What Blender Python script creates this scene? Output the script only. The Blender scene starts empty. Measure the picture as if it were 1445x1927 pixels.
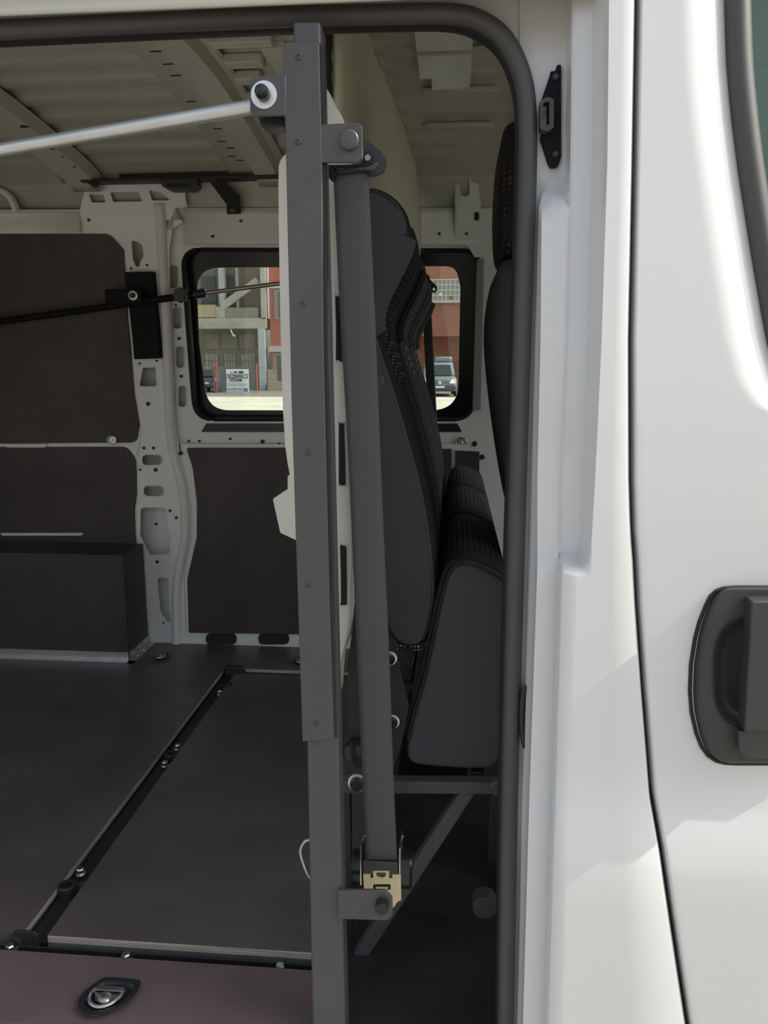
import bpy, bmesh, math, random
from mathutils import Vector, Matrix
from mathutils.geometry import tessellate_polygon
random.seed(7)
sc = bpy.context.scene
COL = sc.collection

# ------------------------------------------------------------------ camera
FPX, CX, CY, CAMZ = 1480.0, 722.5, 963.5, 1.10          # focal length and centre for 1445 x 1927
PITCH = math.atan(273.5 / FPX)
YAW = math.atan(132.5 * math.cos(PITCH) / FPX)
cam_d = bpy.data.cameras.new('camera')
cam = bpy.data.objects.new('camera', cam_d)
COL.objects.link(cam)
cam.location = (0, 0, CAMZ)
cam.rotation_euler = (math.pi / 2 - PITCH, 0, YAW)
cam_d.sensor_fit = 'VERTICAL'
cam_d.sensor_height = 36.0
cam_d.lens = FPX / 1927.0 * 36.0
cam_d.clip_start = 0.02
cam_d.clip_end = 400
sc.camera = cam

# ------------------------------------------------------------------ sky, sun, exposure
SUN = Vector((0.74, -0.035, 0.67)).normalized()
world = bpy.data.worlds.new('sky')
sc.world = world
world.use_nodes = True
wn = world.node_tree.nodes
wn.clear()
w_out = wn.new('ShaderNodeOutputWorld')
w_bg = wn.new('ShaderNodeBackground')
w_sky = wn.new('ShaderNodeTexSky')
w_sky.sky_type = 'NISHITA'
w_sky.sun_disc = False
w_sky.sun_elevation = math.asin(SUN.z)
w_sky.sun_rotation = math.atan2(SUN.x, SUN.y)
w_sky.air_density = 1.0
w_sky.dust_density = 4.0
w_sky.ozone_density = 1.0
w_bg.inputs['Strength'].default_value = 0.36
w_hs = wn.new('ShaderNodeHueSaturation')          # hazy summer sky
w_hs.inputs['Saturation'].default_value = 0.5
world.node_tree.links.new(w_sky.outputs[0], w_hs.inputs['Color'])
world.node_tree.links.new(w_hs.outputs[0], w_bg.inputs[0])
world.node_tree.links.new(w_bg.outputs[0], w_out.inputs[0])
sun_d = bpy.data.lights.new('sun', 'SUN')
sun_d.energy = 6.0
sun_d.angle = math.radians(0.6)
sun_d.color = (1.0, 0.95, 0.86)
sun = bpy.data.objects.new('sun', sun_d)
COL.objects.link(sun)
sun.rotation_euler = SUN.to_track_quat('Z', 'Y').to_euler()
sun.location = (3, 1, 8)

sc.view_settings.view_transform = 'Standard'
sc.view_settings.look = 'None'
sc.view_settings.exposure = -0.55
sc.view_settings.gamma = 1.0
sc.view_settings.use_curve_mapping = False

# ------------------------------------------------------------------ measuring helpers
_R = Vector((math.cos(YAW), math.sin(YAW), 0))
_F = Vector((-math.sin(YAW) * math.cos(PITCH), math.cos(YAW) * math.cos(PITCH), -math.sin(PITCH)))
_U = Vector((-math.sin(YAW) * math.sin(PITCH), math.cos(YAW) * math.sin(PITCH), math.cos(PITCH)))
_C = Vector((0, 0, CAMZ))


def ray(px, py):
    return _R * ((px - CX) / FPX) + _U * ((CY - py) / FPX) + _F


def at(px, py, Y):
    d = ray(px, py)
    return _C + d * (Y / d.y)


def atz(px, py, z):
    d = ray(px, py)
    return _C + d * ((z - CAMZ) / d.z)


def onp(px, py, fn, off=0.0):
    """point at depth Y = fn(z) + off"""
    Y = fn(0.8) + off
    for _ in range(8):
        p = at(px, py, Y)
        Y = fn(p.z) + off
    return at(px, py, Y)


def lerp(a, b, t):
    return a + (b - a) * t


def pw(x, pts):
    """piecewise linear"""
    if x <= pts[0][0]:
        return pts[0][1]
    for (a, va), (b, vb) in zip(pts, pts[1:]):
        if x <= b:
            return lerp(va, vb, (x - a) / (b - a))
    return pts[-1][1]


def sstep(a, b, x):
    t = max(0.0, min(1.0, (x - a) / (b - a)))
    return t * t * (3 - 2 * t)


def rp(pts, n=5):
    """polygon with rounded corners; points (x, y) or (x, y, radius)"""
    out = []
    N = len(pts)
    for i in range(N):
        p = Vector(pts[i][:2])
        r = pts[i][2] if len(pts[i]) > 2 else 0
        if r <= 0:
            out.append((p.x, p.y))
            continue
        a = Vector(pts[i - 1][:2]) - p
        b = Vector(pts[(i + 1) % N][:2]) - p
        la, lb = a.length, b.length
        a.normalize(); b.normalize()
        ang = a.angle(b)
        d = min(r / math.tan(ang / 2), la * .499, lb * .499)
        p0, p1 = p + a * d, p + b * d
        for k in range(n + 1):
            t = k / n
            q = p0 * (1 - t) ** 2 + p * 2 * t * (1 - t) + p1 * t * t
            out.append((q.x, q.y))
    return out


def stadium(cx_, cy_, w, h, n=7):
    r = min(w, h) / 2
    return rp([(cx_ - w / 2, cy_ - h / 2, r), (cx_ + w / 2, cy_ - h / 2, r),
               (cx_ + w / 2, cy_ + h / 2, r), (cx_ - w / 2, cy_ + h / 2, r)], n)


def cr(pts, n=6, closed=False):
    """Catmull-Rom through points of any dimension"""
    P = [Vector(p) for p in pts]
    N = len(P)
    out = []
    for i in range(N if closed else N - 1):
        if closed:
            a, b, c, d = P[i - 1], P[i], P[(i + 1) % N], P[(i + 2) % N]
        else:
            a, b, c, d = P[max(i - 1, 0)], P[i], P[i + 1], P[min(i + 2, N - 1)]
        for k in range(n):
            t = k / n
            out.append(0.5 * ((2 * b) + (c - a) * t + (2 * a - 5 * b + 4 * c - d) * t * t + (3 * b - a - 3 * c + d) * t ** 3))
    if not closed:
        out.append(P[-1])
    return out


# ------------------------------------------------------------------ materials
MATS = {}


def mat(name, col, rough=0.5, metal=0.0, var=0.0, vscale=8.0, bump=0.0, bscale=200.0, coat=0.0, spec=0.5, col2=None, stretch=None):
    m = bpy.data.materials.new(name)
    m.use_nodes = True
    nt = m.node_tree
    b = nt.nodes['Principled BSDF']
    b.inputs['Base Color'].default_value = (*col, 1)
    b.inputs['Roughness'].default_value = rough
    b.inputs['Metallic'].default_value = metal
    b.inputs['Specular IOR Level'].default_value = spec
    b.inputs['Coat Weight'].default_value = coat
    b.inputs['Coat Roughness'].default_value = 0.05
    tc = nt.nodes.new('ShaderNodeTexCoord')
    vec = tc.outputs['Object']
    if stretch:
        mp = nt.nodes.new('ShaderNodeMapping')
        mp.inputs['Scale'].default_value = stretch
        nt.links.new(vec, mp.inputs[0])
        vec = mp.outputs[0]
    if var > 0 or col2:
        n = nt.nodes.new('ShaderNodeTexNoise')
        n.inputs['Scale'].default_value = vscale
        n.inputs['Detail'].default_value = 5
        r = nt.nodes.new('ShaderNodeValToRGB')
        c2 = col2 if col2 else tuple(min(1, c * (1 + var)) for c in col)
        c1 = col if col2 else tuple(c * (1 - var) for c in col)
        r.color_ramp.elements[0].color = (*c1, 1)
        r.color_ramp.elements[1].color = (*c2, 1)
        r.color_ramp.elements[0].position = .3
        r.color_ramp.elements[1].position = .7
        nt.links.new(vec, n.inputs['Vector'])
        nt.links.new(n.outputs[0], r.inputs[0])
        nt.links.new(r.outputs[0], b.inputs['Base Color'])
    if bump > 0:
        n2 = nt.nodes.new('ShaderNodeTexNoise')
        n2.inputs['Scale'].default_value = bscale
        n2.inputs['Detail'].default_value = 2
        bp = nt.nodes.new('ShaderNodeBump')
        bp.inputs['Strength'].default_value = bump
        bp.inputs['Distance'].default_value = 0.001
        nt.links.new(vec, n2.inputs['Vector'])
        nt.links.new(n2.outputs[0], bp.inputs['Height'])
        nt.links.new(bp.outputs[0], b.inputs['Normal'])
    MATS[name] = m
    return m


def wave_mat(name, c1, c2, scale, direction, rough=0.8, bump=0.4, sharp=(0.35, 0.65), distortion=0.0):
    m = mat(name, c1, rough)
    nt = m.node_tree
    b = nt.nodes['Principled BSDF']
    tc = nt.nodes.new('ShaderNodeTexCoord')
    w = nt.nodes.new('ShaderNodeTexWave')
    w.bands_direction = direction
    w.inputs['Scale'].default_value = scale
    w.inputs['Distortion'].default_value = distortion
    r = nt.nodes.new('ShaderNodeValToRGB')
    r.color_ramp.elements[0].color = (*c1, 1)
    r.color_ramp.elements[1].color = (*c2, 1)
    r.color_ramp.elements[0].position, r.color_ramp.elements[1].position = sharp
    nt.links.new(tc.outputs['Object'], w.inputs['Vector'])
    nt.links.new(w.outputs['Fac'], r.inputs[0])
    nt.links.new(r.outputs[0], b.inputs['Base Color'])
    bp = nt.nodes.new('ShaderNodeBump')
    bp.inputs['Strength'].default_value = bump
    bp.inputs['Distance'].default_value = 0.002
    nt.links.new(w.outputs['Fac'], bp.inputs['Height'])
    nt.links.new(bp.outputs[0], b.inputs['Normal'])
    return m


def dot_mat(name, c1, c2, scale, size=0.22):
    m = mat(name, c1, 0.85)
    nt = m.node_tree
    b = nt.nodes['Principled BSDF']
    tc = nt.nodes.new('ShaderNodeTexCoord')
    v = nt.nodes.new('ShaderNodeTexVoronoi')
    v.inputs['Scale'].default_value = scale
    v.inputs['Randomness'].default_value = 0.12
    r = nt.nodes.new('ShaderNodeValToRGB')
    r.color_ramp.elements[0].color = (*c2, 1)
    r.color_ramp.elements[1].color = (*c1, 1)
    r.color_ramp.elements[0].position = size
    r.color_ramp.elements[1].position = size + .08
    nt.links.new(tc.outputs['Object'], v.inputs['Vector'])
    nt.links.new(v.outputs['Distance'], r.inputs[0])
    nt.links.new(r.outputs[0], b.inputs['Base Color'])
    return m


def glass_mat(name, tint, refl=0.08):
    m = bpy.data.materials.new(name)
    m.use_nodes = True
    nt = m.node_tree
    nt.nodes.clear()
    o = nt.nodes.new('ShaderNodeOutputMaterial')
    mx = nt.nodes.new('ShaderNodeMixShader')
    t = nt.nodes.new('ShaderNodeBsdfTransparent')
    t.inputs[0].default_value = (*tint, 1)
    g = nt.nodes.new('ShaderNodeBsdfGlossy')
    g.inputs['Roughness'].default_value = 0.02
    fr = nt.nodes.new('ShaderNodeFresnel')
    fr.inputs[0].default_value = 1.45
    nt.links.new(fr.outputs[0], mx.inputs[0])
    nt.links.new(t.outputs[0], mx.inputs[1])
    nt.links.new(g.outputs[0], mx.inputs[2])
    nt.links.new(mx.outputs[0], o.inputs[0])
    MATS[name] = m
    return m


mat('paint', (.71, .715, .71), .32, coat=.6)
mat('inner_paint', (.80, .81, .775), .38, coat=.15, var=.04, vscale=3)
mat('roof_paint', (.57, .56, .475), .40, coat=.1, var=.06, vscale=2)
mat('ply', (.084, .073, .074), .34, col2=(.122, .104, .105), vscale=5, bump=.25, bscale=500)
mat('ply_reddish', (.125, .092, .093), .36, col2=(.160, .118, .120), vscale=5, bump=.25, bscale=500)  # front strip board, paler and redder than the others
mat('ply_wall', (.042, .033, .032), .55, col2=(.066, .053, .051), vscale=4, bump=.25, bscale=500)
mat('ply_edge', (.46, .41, .35), .7, var=.25, vscale=300, stretch=(.02, .02, 1))
mat('steel_black', (.074, .072, .073), .45, bump=.06, bscale=900)
mat('steel_dark', (.022, .022, .023), .42, bump=.06, bscale=900)
mat('rubber', (.078, .076, .075), .55, bump=.1, bscale=300)
mat('rubber_dark', (.016, .016, .017), .6)
mat('plastic_black', (.05, .05, .049), .42, bump=.3, bscale=1500)
mat('plastic_gloss', (.02, .021, .026), .22)
mat('fibreglass_olive', (.56, .56, .41), .5, var=.1, vscale=3)  # upper partition skin, a darker olive tone
mat('fibreglass', (.70, .69, .62), .5, var=.05, vscale=6)
mat('foam_black', (.02, .02, .02), .95, bump=.8, bscale=150)
mat('galv', (.70, .71, .71), .40, .75, var=.08, vscale=60, stretch=(.2, 1, 1))
mat('zinc', (.66, .67, .66), .3, 1.0)
mat('washer', (.78, .79, .80), .35, .6)
mat('alu', (.55, .56, .57), .38, .85, var=.1, vscale=50)
mat('yellow_zinc', (.66, .58, .36), .42, .35, var=.06, vscale=90)
mat('brass_rod', (.50, .45, .36), .3, 1.0)
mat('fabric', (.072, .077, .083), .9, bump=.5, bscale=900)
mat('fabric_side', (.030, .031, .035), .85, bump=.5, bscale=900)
mat('fabric_black', (.008, .008, .009), .92)
mat('piping', (.014, .014, .016), .7)
mat('trim_grey', (.30, .30, .29), .5)
mat('screw_dark', (.10, .10, .10), .4, .6)
mat('black_matte', (.006, .006, .007), .6, spec=.2)
mat('board_shade', (.026, .022, .023), .7, var=.3, vscale=6, bump=.3, bscale=400, spec=.3)  # near-black colour that paints the shade under the bench
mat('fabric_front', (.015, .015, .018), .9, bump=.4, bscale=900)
mat('sill_plate', (.022, .030, .042), .3)
mat('frit', (.006, .006, .006), .25)
wave_mat('webbing', (.078, .076, .076), (.090, .087, .086), 170, 'Z', .75, .25)
wave_mat('ribbed', (.006, .006, .008), (.040, .040, .048), 30, 'Z', .85, .6, (.45, .9), 1.2)
wave_mat('ribbed_x', (.006, .006, .009), (.045, .044, .062), 30, 'X', .85, .6, (.5, .95), 1.5)
dot_mat('dotted', (.022, .021, .022), (.16, .09, .11), 95, .25)
dot_mat('mesh_dots', (.008, .008, .009), (.55, .55, .55), 160)
glass_mat('glass', (.86, .90, .87))
glass_mat('glass_teal', (.74, .93, .93))
# outside
mat('concrete', (.60, .57, .47), .85, var=.12, vscale=.5)
mat('asphalt_dark', (.27, .25, .21), .9, var=.15, vscale=3, bump=.4, bscale=60)
mat('dark_ground', (.20, .19, .165), .9, var=.15, vscale=.8)
mat('far_concrete', (.50, .48, .40), .9, col2=(.36, .34, .29), vscale=1.2)
mat('far_concrete_dark', (.26, .24, .19), .9, col2=(.33, .30, .24), vscale=1.5)
mat('far_beige', (.30, .27, .20), .9, col2=(.24, .215, .16), vscale=.8)
mat('far_blue', (.42, .47, .49), .9, col2=(.52, .53, .50), vscale=1.2)
mat('far_yellow', (.50, .42, .20), .9, col2=(.40, .36, .25), vscale=2)
mat('far_red', (.40, .11, .07), .9, col2=(.47, .15, .10), vscale=1.0)
mat('far_rubble', (.33, .29, .21), .95, col2=(.45, .36, .28), vscale=2.5, bump=.5, bscale=8)
mat('far_glass', (.10, .11, .10), .3)
mat('far_glass_light', (.34, .37, .34), .3)
mat('far_frame', (.50, .49, .43), .8)
mat('fence_red', (.55, .10, .07), .6)
mat('fence_wire', (.25, .27, .28), .6)
mat('banner', (.76, .78, .78), .7)
mat('print_grey', (.05, .055, .065), .8)
mat('print_blue', (.12, .20, .30), .8)
mat('print_faint', (.28, .32, .37), .8)
mat('graffiti', (.50, .46, .08), .8)
mat('car_dark', (.045, .055, .065), .3, coat=.5)
mat('car_grey', (.20, .23, .25), .35, coat=.5)
mat('car_glass', (.035, .045, .045), .1)
mat('lamp_clear', (.70, .74, .75), .2)
mat('lamp_red', (.45, .05, .10), .3)
mat('tyre', (.02, .02, .02), .9)
# brick with courses too far away to tell apart
mb = mat('far_brick', (.33, .12, .075), .9)
_nt = mb.node_tree
_bt = _nt.nodes.new('ShaderNodeTexBrick')
_bt.inputs['Color1'].default_value = (.36, .13, .08, 1)
_bt.inputs['Color2'].default_value = (.30, .105, .07, 1)
_bt.inputs['Mortar'].default_value = (.34, .22, .16, 1)
_bt.inputs['Scale'].default_value = 1.0
_bt.inputs['Mortar Size'].default_value = .012
_bt.inputs['Brick Width'].default_value = .3
_bt.inputs['Row Height'].default_value = .1
_tc = _nt.nodes.new('ShaderNodeTexCoord')
_mp = _nt.nodes.new('ShaderNodeMapping')
_mp.inputs['Rotation'].default_value = (math.pi / 2, 0, 0)
_nt.links.new(_tc.outputs['Object'], _mp.inputs[0])
_nt.links.new(_mp.outputs[0], _bt.inputs[0])
_nt.links.new(_bt.outputs[0], _nt.nodes['Principled BSDF'].inputs['Base Color'])


# ------------------------------------------------------------------ mesh builder
class G:
    def __init__(s):
        s.bm = bmesh.new()

    def face(s, vs):
        try:
            return s.bm.faces.new(vs)
        except ValueError:
            return None

    def box(s, x0, x1, y0, y1, z0, z1):
        v = [s.bm.verts.new(p) for p in ((x0, y0, z0), (x1, y0, z0), (x1, y1, z0), (x0, y1, z0), (x0, y0, z1), (x1, y0, z1), (x1, y1, z1), (x0, y1, z1))]
        for f in ((3, 2, 1, 0), (4, 5, 6, 7), (0, 1, 5, 4), (1, 2, 6, 5), (2, 3, 7, 6), (3, 0, 4, 7)):
            s.face([v[i] for i in f])
        return s

    def bar(s, p0, p1, w, h, up=(0, 0, 1)):
        p0, p1 = Vector(p0), Vector(p1)
        d = (p1 - p0).normalized()
        sd = d.cross(Vector(up)).normalized() * (w / 2)
        u = sd.cross(d).normalized() * (h / 2)
        v = [s.bm.verts.new(p + a + b) for p in (p0, p1) for a, b in ((-sd, -u), (sd, -u), (sd, u), (-sd, u))]
        for f in ((3, 2, 1, 0), (4, 5, 6, 7), (0, 1, 5, 4), (1, 2, 6, 5), (2, 3, 7, 6), (3, 0, 4, 7)):
            s.face([v[i] for i in f])
        return s

    def tube(s, pts, r, n=10, closed=False, caps=True, r2=None, up=None):
        P = [Vector(p) for p in pts]
        N = len(P)
        r2 = r if r2 is None else r2
        rings = []
        nrm = None
        for i in range(N):
            if closed:
                t = P[(i + 1) % N] - P[i - 1]
            else:
                t = P[min(i + 1, N - 1)] - P[max(i - 1, 0)]
            t.normalize()
            if up is not None:
                nrm = Vector(up) - t * t.dot(Vector(up))
            elif nrm is None:
                nrm = t.orthogonal()
            else:
                nrm = nrm - t * t.dot(nrm)
            nrm.normalize()
            b = t.cross(nrm)
            rr = r[i] if isinstance(r, (list, tuple)) else r
            rr2 = r2[i] if isinstance(r2, (list, tuple)) else r2
            rings.append([s.bm.verts.new(P[i] + nrm * (math.cos(a) * rr) + b * (math.sin(a) * rr2))
                          for a in [2 * math.pi * k / n for k in range(n)]])
        for i in range(N if closed else N - 1):
            A, B = rings[i], rings[(i + 1) % N]
            for k in range(n):
                s.face([A[k], A[(k + 1) % n], B[(k + 1) % n], B[k]])
        if caps and not closed:
            s.face(rings[0][::-1])
            s.face(rings[-1])
        return s

    def cyl(s, p0, p1, r, r1=None, n=20):
        return s.tube([p0, p1], [r, r if r1 is None else r1], n, r2=[r, r if r1 is None else r1])

    def poly(s, pts, vec, holes=()):
        """planar outline (3D points), extruded by vec"""
        vec = Vector(vec)
        loops = [[Vector(p) for p in pts]] + [[Vector(p) for p in h] for h in holes]
        A = [[s.bm.verts.new(p) for p in L] for L in loops]
        B = [[s.bm.verts.new(p + vec) for p in L] for L in loops]
        if holes:
            fa = [v for L in A for v in L]
            fb = [v for L in B for v in L]
            for t in tessellate_polygon(loops):
                s.face([fa[i] for i in t])
                s.face([fb[i] for i in reversed(t)])
        else:
            s.face(A[0])
            s.face(B[0][::-1])
        for La, Lb in zip(A, B):
            n = len(La)
            for i in range(n):
                s.face([La[i], Lb[i], Lb[(i + 1) % n], La[(i + 1) % n]])
        return s

    def grid(s, fn, nu, nv, closed_u=False, closed_v=False):
        vs = [[s.bm.verts.new(fn(i / nu, j / nv)) for j in range(nv + (0 if closed_v else 1))] for i in range(nu + (0 if closed_u else 1))]
        a, b = len(vs), len(vs[0])
        for i in range(nu):
            for j in range(nv):
                s.face([vs[i][j], vs[(i + 1) % a][j], vs[(i + 1) % a][(j + 1) % b], vs[i][(j + 1) % b]])
        return s

    def lathe(s, c, axis, prof, n=20):
        """prof: list of (radius, height along axis)"""
        c, ax = Vector(c), Vector(axis).normalized()
        u = ax.orthogonal().normalized()
        w = ax.cross(u)
        rings = [[s.bm.verts.new(c + ax * h + (u * math.cos(t) + w * math.sin(t)) * max(r, 1e-5)) for t in [2 * math.pi * k / n for k in range(n)]] for r, h in prof]
        for A, B in zip(rings, rings[1:]):
            for k in range(n):
                s.face([A[k], A[(k + 1) % n], B[(k + 1) % n], B[k]])
        s.face(rings[0][::-1])
        s.face(rings[-1])
        return s

    def build(s, name, m, parent=None, bevel=0.0, seg=2, smooth=True, angle=35, thick=0.0):
        bmesh.ops.recalc_face_normals(s.bm, faces=s.bm.faces)
        me = bpy.data.meshes.new(name)
        s.bm.to_mesh(me)
        s.bm.free()
        me.materials.append(MATS[m])
        o = bpy.data.objects.new(name, me)
        COL.objects.link(o)
        if parent is not None:
            o.parent = parent
            o.matrix_parent_inverse = Matrix.Translation(-parent.location)
        if thick:
            md = o.modifiers.new('thick', 'SOLIDIFY')
            md.thickness = thick
            md.offset = 0
        if bevel:
            md = o.modifiers.new('bevel', 'BEVEL')
            md.width = bevel
            md.segments = seg
            md.limit_method = 'ANGLE'
            md.angle_limit = math.radians(40)
        if smooth:
            me.shade_smooth()
            me.set_sharp_from_angle(angle=math.radians(angle))
        return o


def thing(name, label, cat, loc, group=None):
    o = bpy.data.objects.new(name, None)
    COL.objects.link(o)
    o.location = loc
    o.empty_display_size = .05
    return tag(o, label, cat, group)


def tag(o, label, cat, group=None):
    o['label'] = label
    o['category'] = cat
    if group:
        o['group'] = group
    return o


def struct(o, label, cat):
    o['kind'] = 'structure'
    o['label'] = label
    o['category'] = cat
    return o


def empty_struct(name, label, cat, loc=(0, 0, 0)):
    o = bpy.data.objects.new(name, None)
    COL.objects.link(o)
    o.location = loc
    return struct(o, label, cat)


def share(src, name, parent, delta):
    o = src.copy()
    o.name = name
    COL.objects.link(o)
    o.parent = parent
    o.location = src.location + Vector(delta)
    return o


def copy_tree(root, delta):
    r = root.copy()
    COL.objects.link(r)
    r.location = root.location + Vector(delta)
    for ch in root.children:
        c = ch.copy()
        COL.objects.link(c)
        c.parent = r
        c.matrix_parent_inverse = ch.matrix_parent_inverse.copy()
        for g in ch.children:
            d = g.copy()
            COL.objects.link(d)
            d.parent = c
            d.matrix_parent_inverse = g.matrix_parent_inverse.copy()
    return r


def sheet(name, outline, holes, fn, off, thick, m, parent=None, bevel=0.0, breaks=(.85, 1.0, 1.2, 1.4, 1.55, 1.62)):
    """outline and holes in photograph pixels measured on the surface Y = fn(z) + off; thickness away from the camera"""
    conv = lambda L: [(q.x, 0, q.z) for q in (onp(x, y, fn, off) for x, y in L)]
    g = G()
    g.poly(conv(outline), (0, 1, 0), [conv(h) for h in holes])
    for z in breaks:
        bmesh.ops.bisect_plane(g.bm, geom=g.bm.verts[:] + g.bm.edges[:] + g.bm.faces[:], plane_co=(0, 0, z), plane_no=(0, 0, 1))
    for v in g.bm.verts:
        v.co.y = fn(v.co.z) + off + (thick if v.co.y > .5 else 0)
    return g.build(name, m, parent, bevel)


# ------------------------------------------------------------------ surfaces of the van
def y_far(z):                      # inner face of the far side wall
    return pw(z, [(0, 2.95), (.85, 2.95), (1.2, 2.92), (1.55, 2.865), (1.72, 2.82)])


def y_skin(z):                     # outer skin of the near side
    base = pw(z, [(.35, 1.012), (.41, 1.014), (.45, 1.020), (.50, 1.031), (.54, 1.036), (.9, 1.036)])
    return base + .075 * max(0.0, z - .9) ** 1.3


ROOF = [(1.10, 1.56), (1.16, 1.64), (1.24, 1.71), (1.40, 1.78), (1.65, 1.825), (1.95, 1.845), (2.2, 1.838), (2.5, 1.805), (2.70, 1.775), (2.80, 1.742), (2.86, 1.70), (2.90, 1.62)]
ROOFC = cr([(a, b) for a, b in ROOF], 6)


def roof_z(Y):
    return pw(Y, [(p[0], p[1]) for p in ROOFC])


# ------------------------------------------------------------------ ground
g = G()
g.box(-150, 150, 16, 160, -.65, -.55)

gd = g.build('ground', 'concrete', smooth=False)
G().box(-150, 150, -120, 16, -.66, -.55).build('asphalt_apron', 'asphalt_dark', gd, smooth=False)
G().box(-150, 150, 43.5, 160, -.66, -.547).build('dark_ground_strip', 'dark_ground', gd, smooth=False)  # darker band of ground towards the buildings
struct(gd, 'pale sunlit concrete yard around the van', 'ground')

# ------------------------------------------------------------------ floor
floor = empty_struct('floor', 'dark brown phenolic plywood van floor', 'floor', (-.5, 2, 0))
G().box(-2.3, 2.6, 1.06, 2.98, -.08, -.032).build('floor_pan', 'steel_dark', floor, smooth=False)
RX0, RX1, RY0, RY1 = -.832, -.780, 1.262, 2.70     # rail channel
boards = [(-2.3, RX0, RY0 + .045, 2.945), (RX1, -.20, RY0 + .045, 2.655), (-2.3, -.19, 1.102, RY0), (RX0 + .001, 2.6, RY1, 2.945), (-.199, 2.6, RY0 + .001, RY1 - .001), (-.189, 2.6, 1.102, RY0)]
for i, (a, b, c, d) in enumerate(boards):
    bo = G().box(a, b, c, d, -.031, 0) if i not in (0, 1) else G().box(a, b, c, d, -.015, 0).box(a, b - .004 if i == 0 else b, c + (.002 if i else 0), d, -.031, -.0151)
    bo = bo.build('dark_board' if i >= 4 else 'floor_board', 'board_shade' if i >= 4 else ('ply_reddish' if i == 2 else 'ply'), floor, smooth=False)  # floor below the bench is darkened by colour in place of shade
    # pale laminated edges of the boards along the rail channel
    if i == 1:
        for k in range(3):
            G().box(a + .001, b, c - .0012, c + .001, -.0145 + k * .005, -.0108 + k * .005).build('ply_layer', 'ply_edge', bo, smooth=False)
    if i == 0:
        for k in range(2):
            G().box(b - .001, b + .0012, c, 2.69, -.013 + k * .0065, -.0085 + k * .0065).build('ply_layer', 'ply_edge', bo, smooth=False)
G().box(-.779, -.202, RY0 + .0435, RY0 + .0462, -.026, -.0155).build('edge_strip', 'alu', floor, smooth=False)
# white door sill below the floor edge
g = G()
g.box(-1.35, .30, 1.00, 1.101, -.40, -.008)
g.build('door_sill', 'paint', floor, bevel=.012, seg=3)

# ------------------------------------------------------------------ ceiling
ceil = empty_struct('ceiling', 'pale corrugated metal van roof seen from below', 'ceiling', (-.4, 2, 1.8))


def roof_fn(u, v):
    X = -2.3 + 4.9 * u
    Y = 1.10 + 1.80 * v
    z = roof_z(Y)
    env = sstep(1.3, 1.5, Y) * (1 - sstep(2.66, 2.76, Y))
    w = math.sin((Y - 1.3) / .112 * 2 * math.pi)
    z += .0035 * env * max(-1, min(1, w * 2.2))
    return (X, Y, z)


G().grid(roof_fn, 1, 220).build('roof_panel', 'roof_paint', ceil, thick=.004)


def bow(x0, x1, depth, fl):
    g = G()
    prof = [(x0 - fl, -.004), (x0, -.004), (x0 + .012, -depth), (x1 - .012, -depth), (x1, -.004), (x1 + fl * .3, -.004)]
    ys = [1.20 + 1.60 * i / 40 for i in range(41)]
    vs = [[g.bm.verts.new((px, y, roof_z(y) + dz - .007)) for px, dz in prof] for y in ys]
    for A, B in zip(vs, vs[1:]):
        for k in range(len(prof) - 1):
            g.face([A[k], A[k + 1], B[k + 1], B[k]])
    return g.build('roof_bow', 'roof_paint', ceil, thick=.003)


b1 = bow(-.685, -.590, .030, .085)
b2 = bow(-1.345, -1.225, .034, .03)
# slots in the flange of the bow and holes in the rear one
for (a, b) in ((-.715, 1.97), (-.715, 2.05), (-.72, 2.12), (-.735, 2.28), (-.735, 2.34), (-.715, 2.46), (-.73, 2.55), (-.715, 2.60), (-.73, 2.66), (-.71, 2.69)):
    zz = roof_z(b) - .0125
    G().box(a - .013, a + .013, b - .003, b + .003, zz - .001, zz + .001).build('slot', 'rubber_dark', b1, smooth=False)
for (b) in (2.14, 2.34, 2.50, 2.56, 2.64):
    zz = roof_z(b) - .042
    G().cyl((-1.25, b, zz - .001), (-1.25, b, zz + .002), .013 if b < 2.4 else .006, n=12).build('slot', 'rubber_dark', b2, smooth=False)
# pressed steps of the panel beside the front bow
for (xa, xb, ya, yb) in ((-.57, -.47, 2.02, 2.06), (-.57, -.50, 2.12, 2.16), (-.57, -.47, 2.24, 2.28), (-.46, -.40, 1.95, 2.10), (-.57, -.42, 1.90, 1.93)):
    zz = roof_z((ya + yb) / 2)
    G().box(xa, xb, ya, yb, zz - .028, zz - .002).build('pressing', 'roof_paint', ceil, bevel=.006)
# cross members and a pressing over the front row, its lit look put into paler paint
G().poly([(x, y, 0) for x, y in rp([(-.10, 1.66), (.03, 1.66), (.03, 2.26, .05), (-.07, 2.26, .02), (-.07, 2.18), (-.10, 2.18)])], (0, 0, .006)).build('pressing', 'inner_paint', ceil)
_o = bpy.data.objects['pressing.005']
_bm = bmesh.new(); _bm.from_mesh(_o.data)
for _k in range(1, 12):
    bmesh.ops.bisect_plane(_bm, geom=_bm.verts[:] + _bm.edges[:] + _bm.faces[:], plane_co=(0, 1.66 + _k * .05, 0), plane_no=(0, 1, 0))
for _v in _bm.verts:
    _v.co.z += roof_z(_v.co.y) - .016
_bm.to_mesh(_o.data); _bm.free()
bow(.17, .21, .02, .0)
for yy in (1.8, 2.03, 2.26, 2.48):
    G().box(-.10, .10, yy - .012, yy + .012, roof_z(yy) - .020, roof_z(yy) - .004).build('pressing', 'roof_paint', ceil, bevel=.006)

# ------------------------------------------------------------------ far wall
wf = empty_struct('wall_far', 'grey-white pressed metal far side wall of the van', 'wall', (-.6, 2.98, .8))
WIN = rp([(341, 465, 36), (906, 467, 36), (894, 793, 42), (366, 793, 42)], 8)          # hole in the body
cabw = [(at(0, 0, 3).x, 0)]
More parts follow.
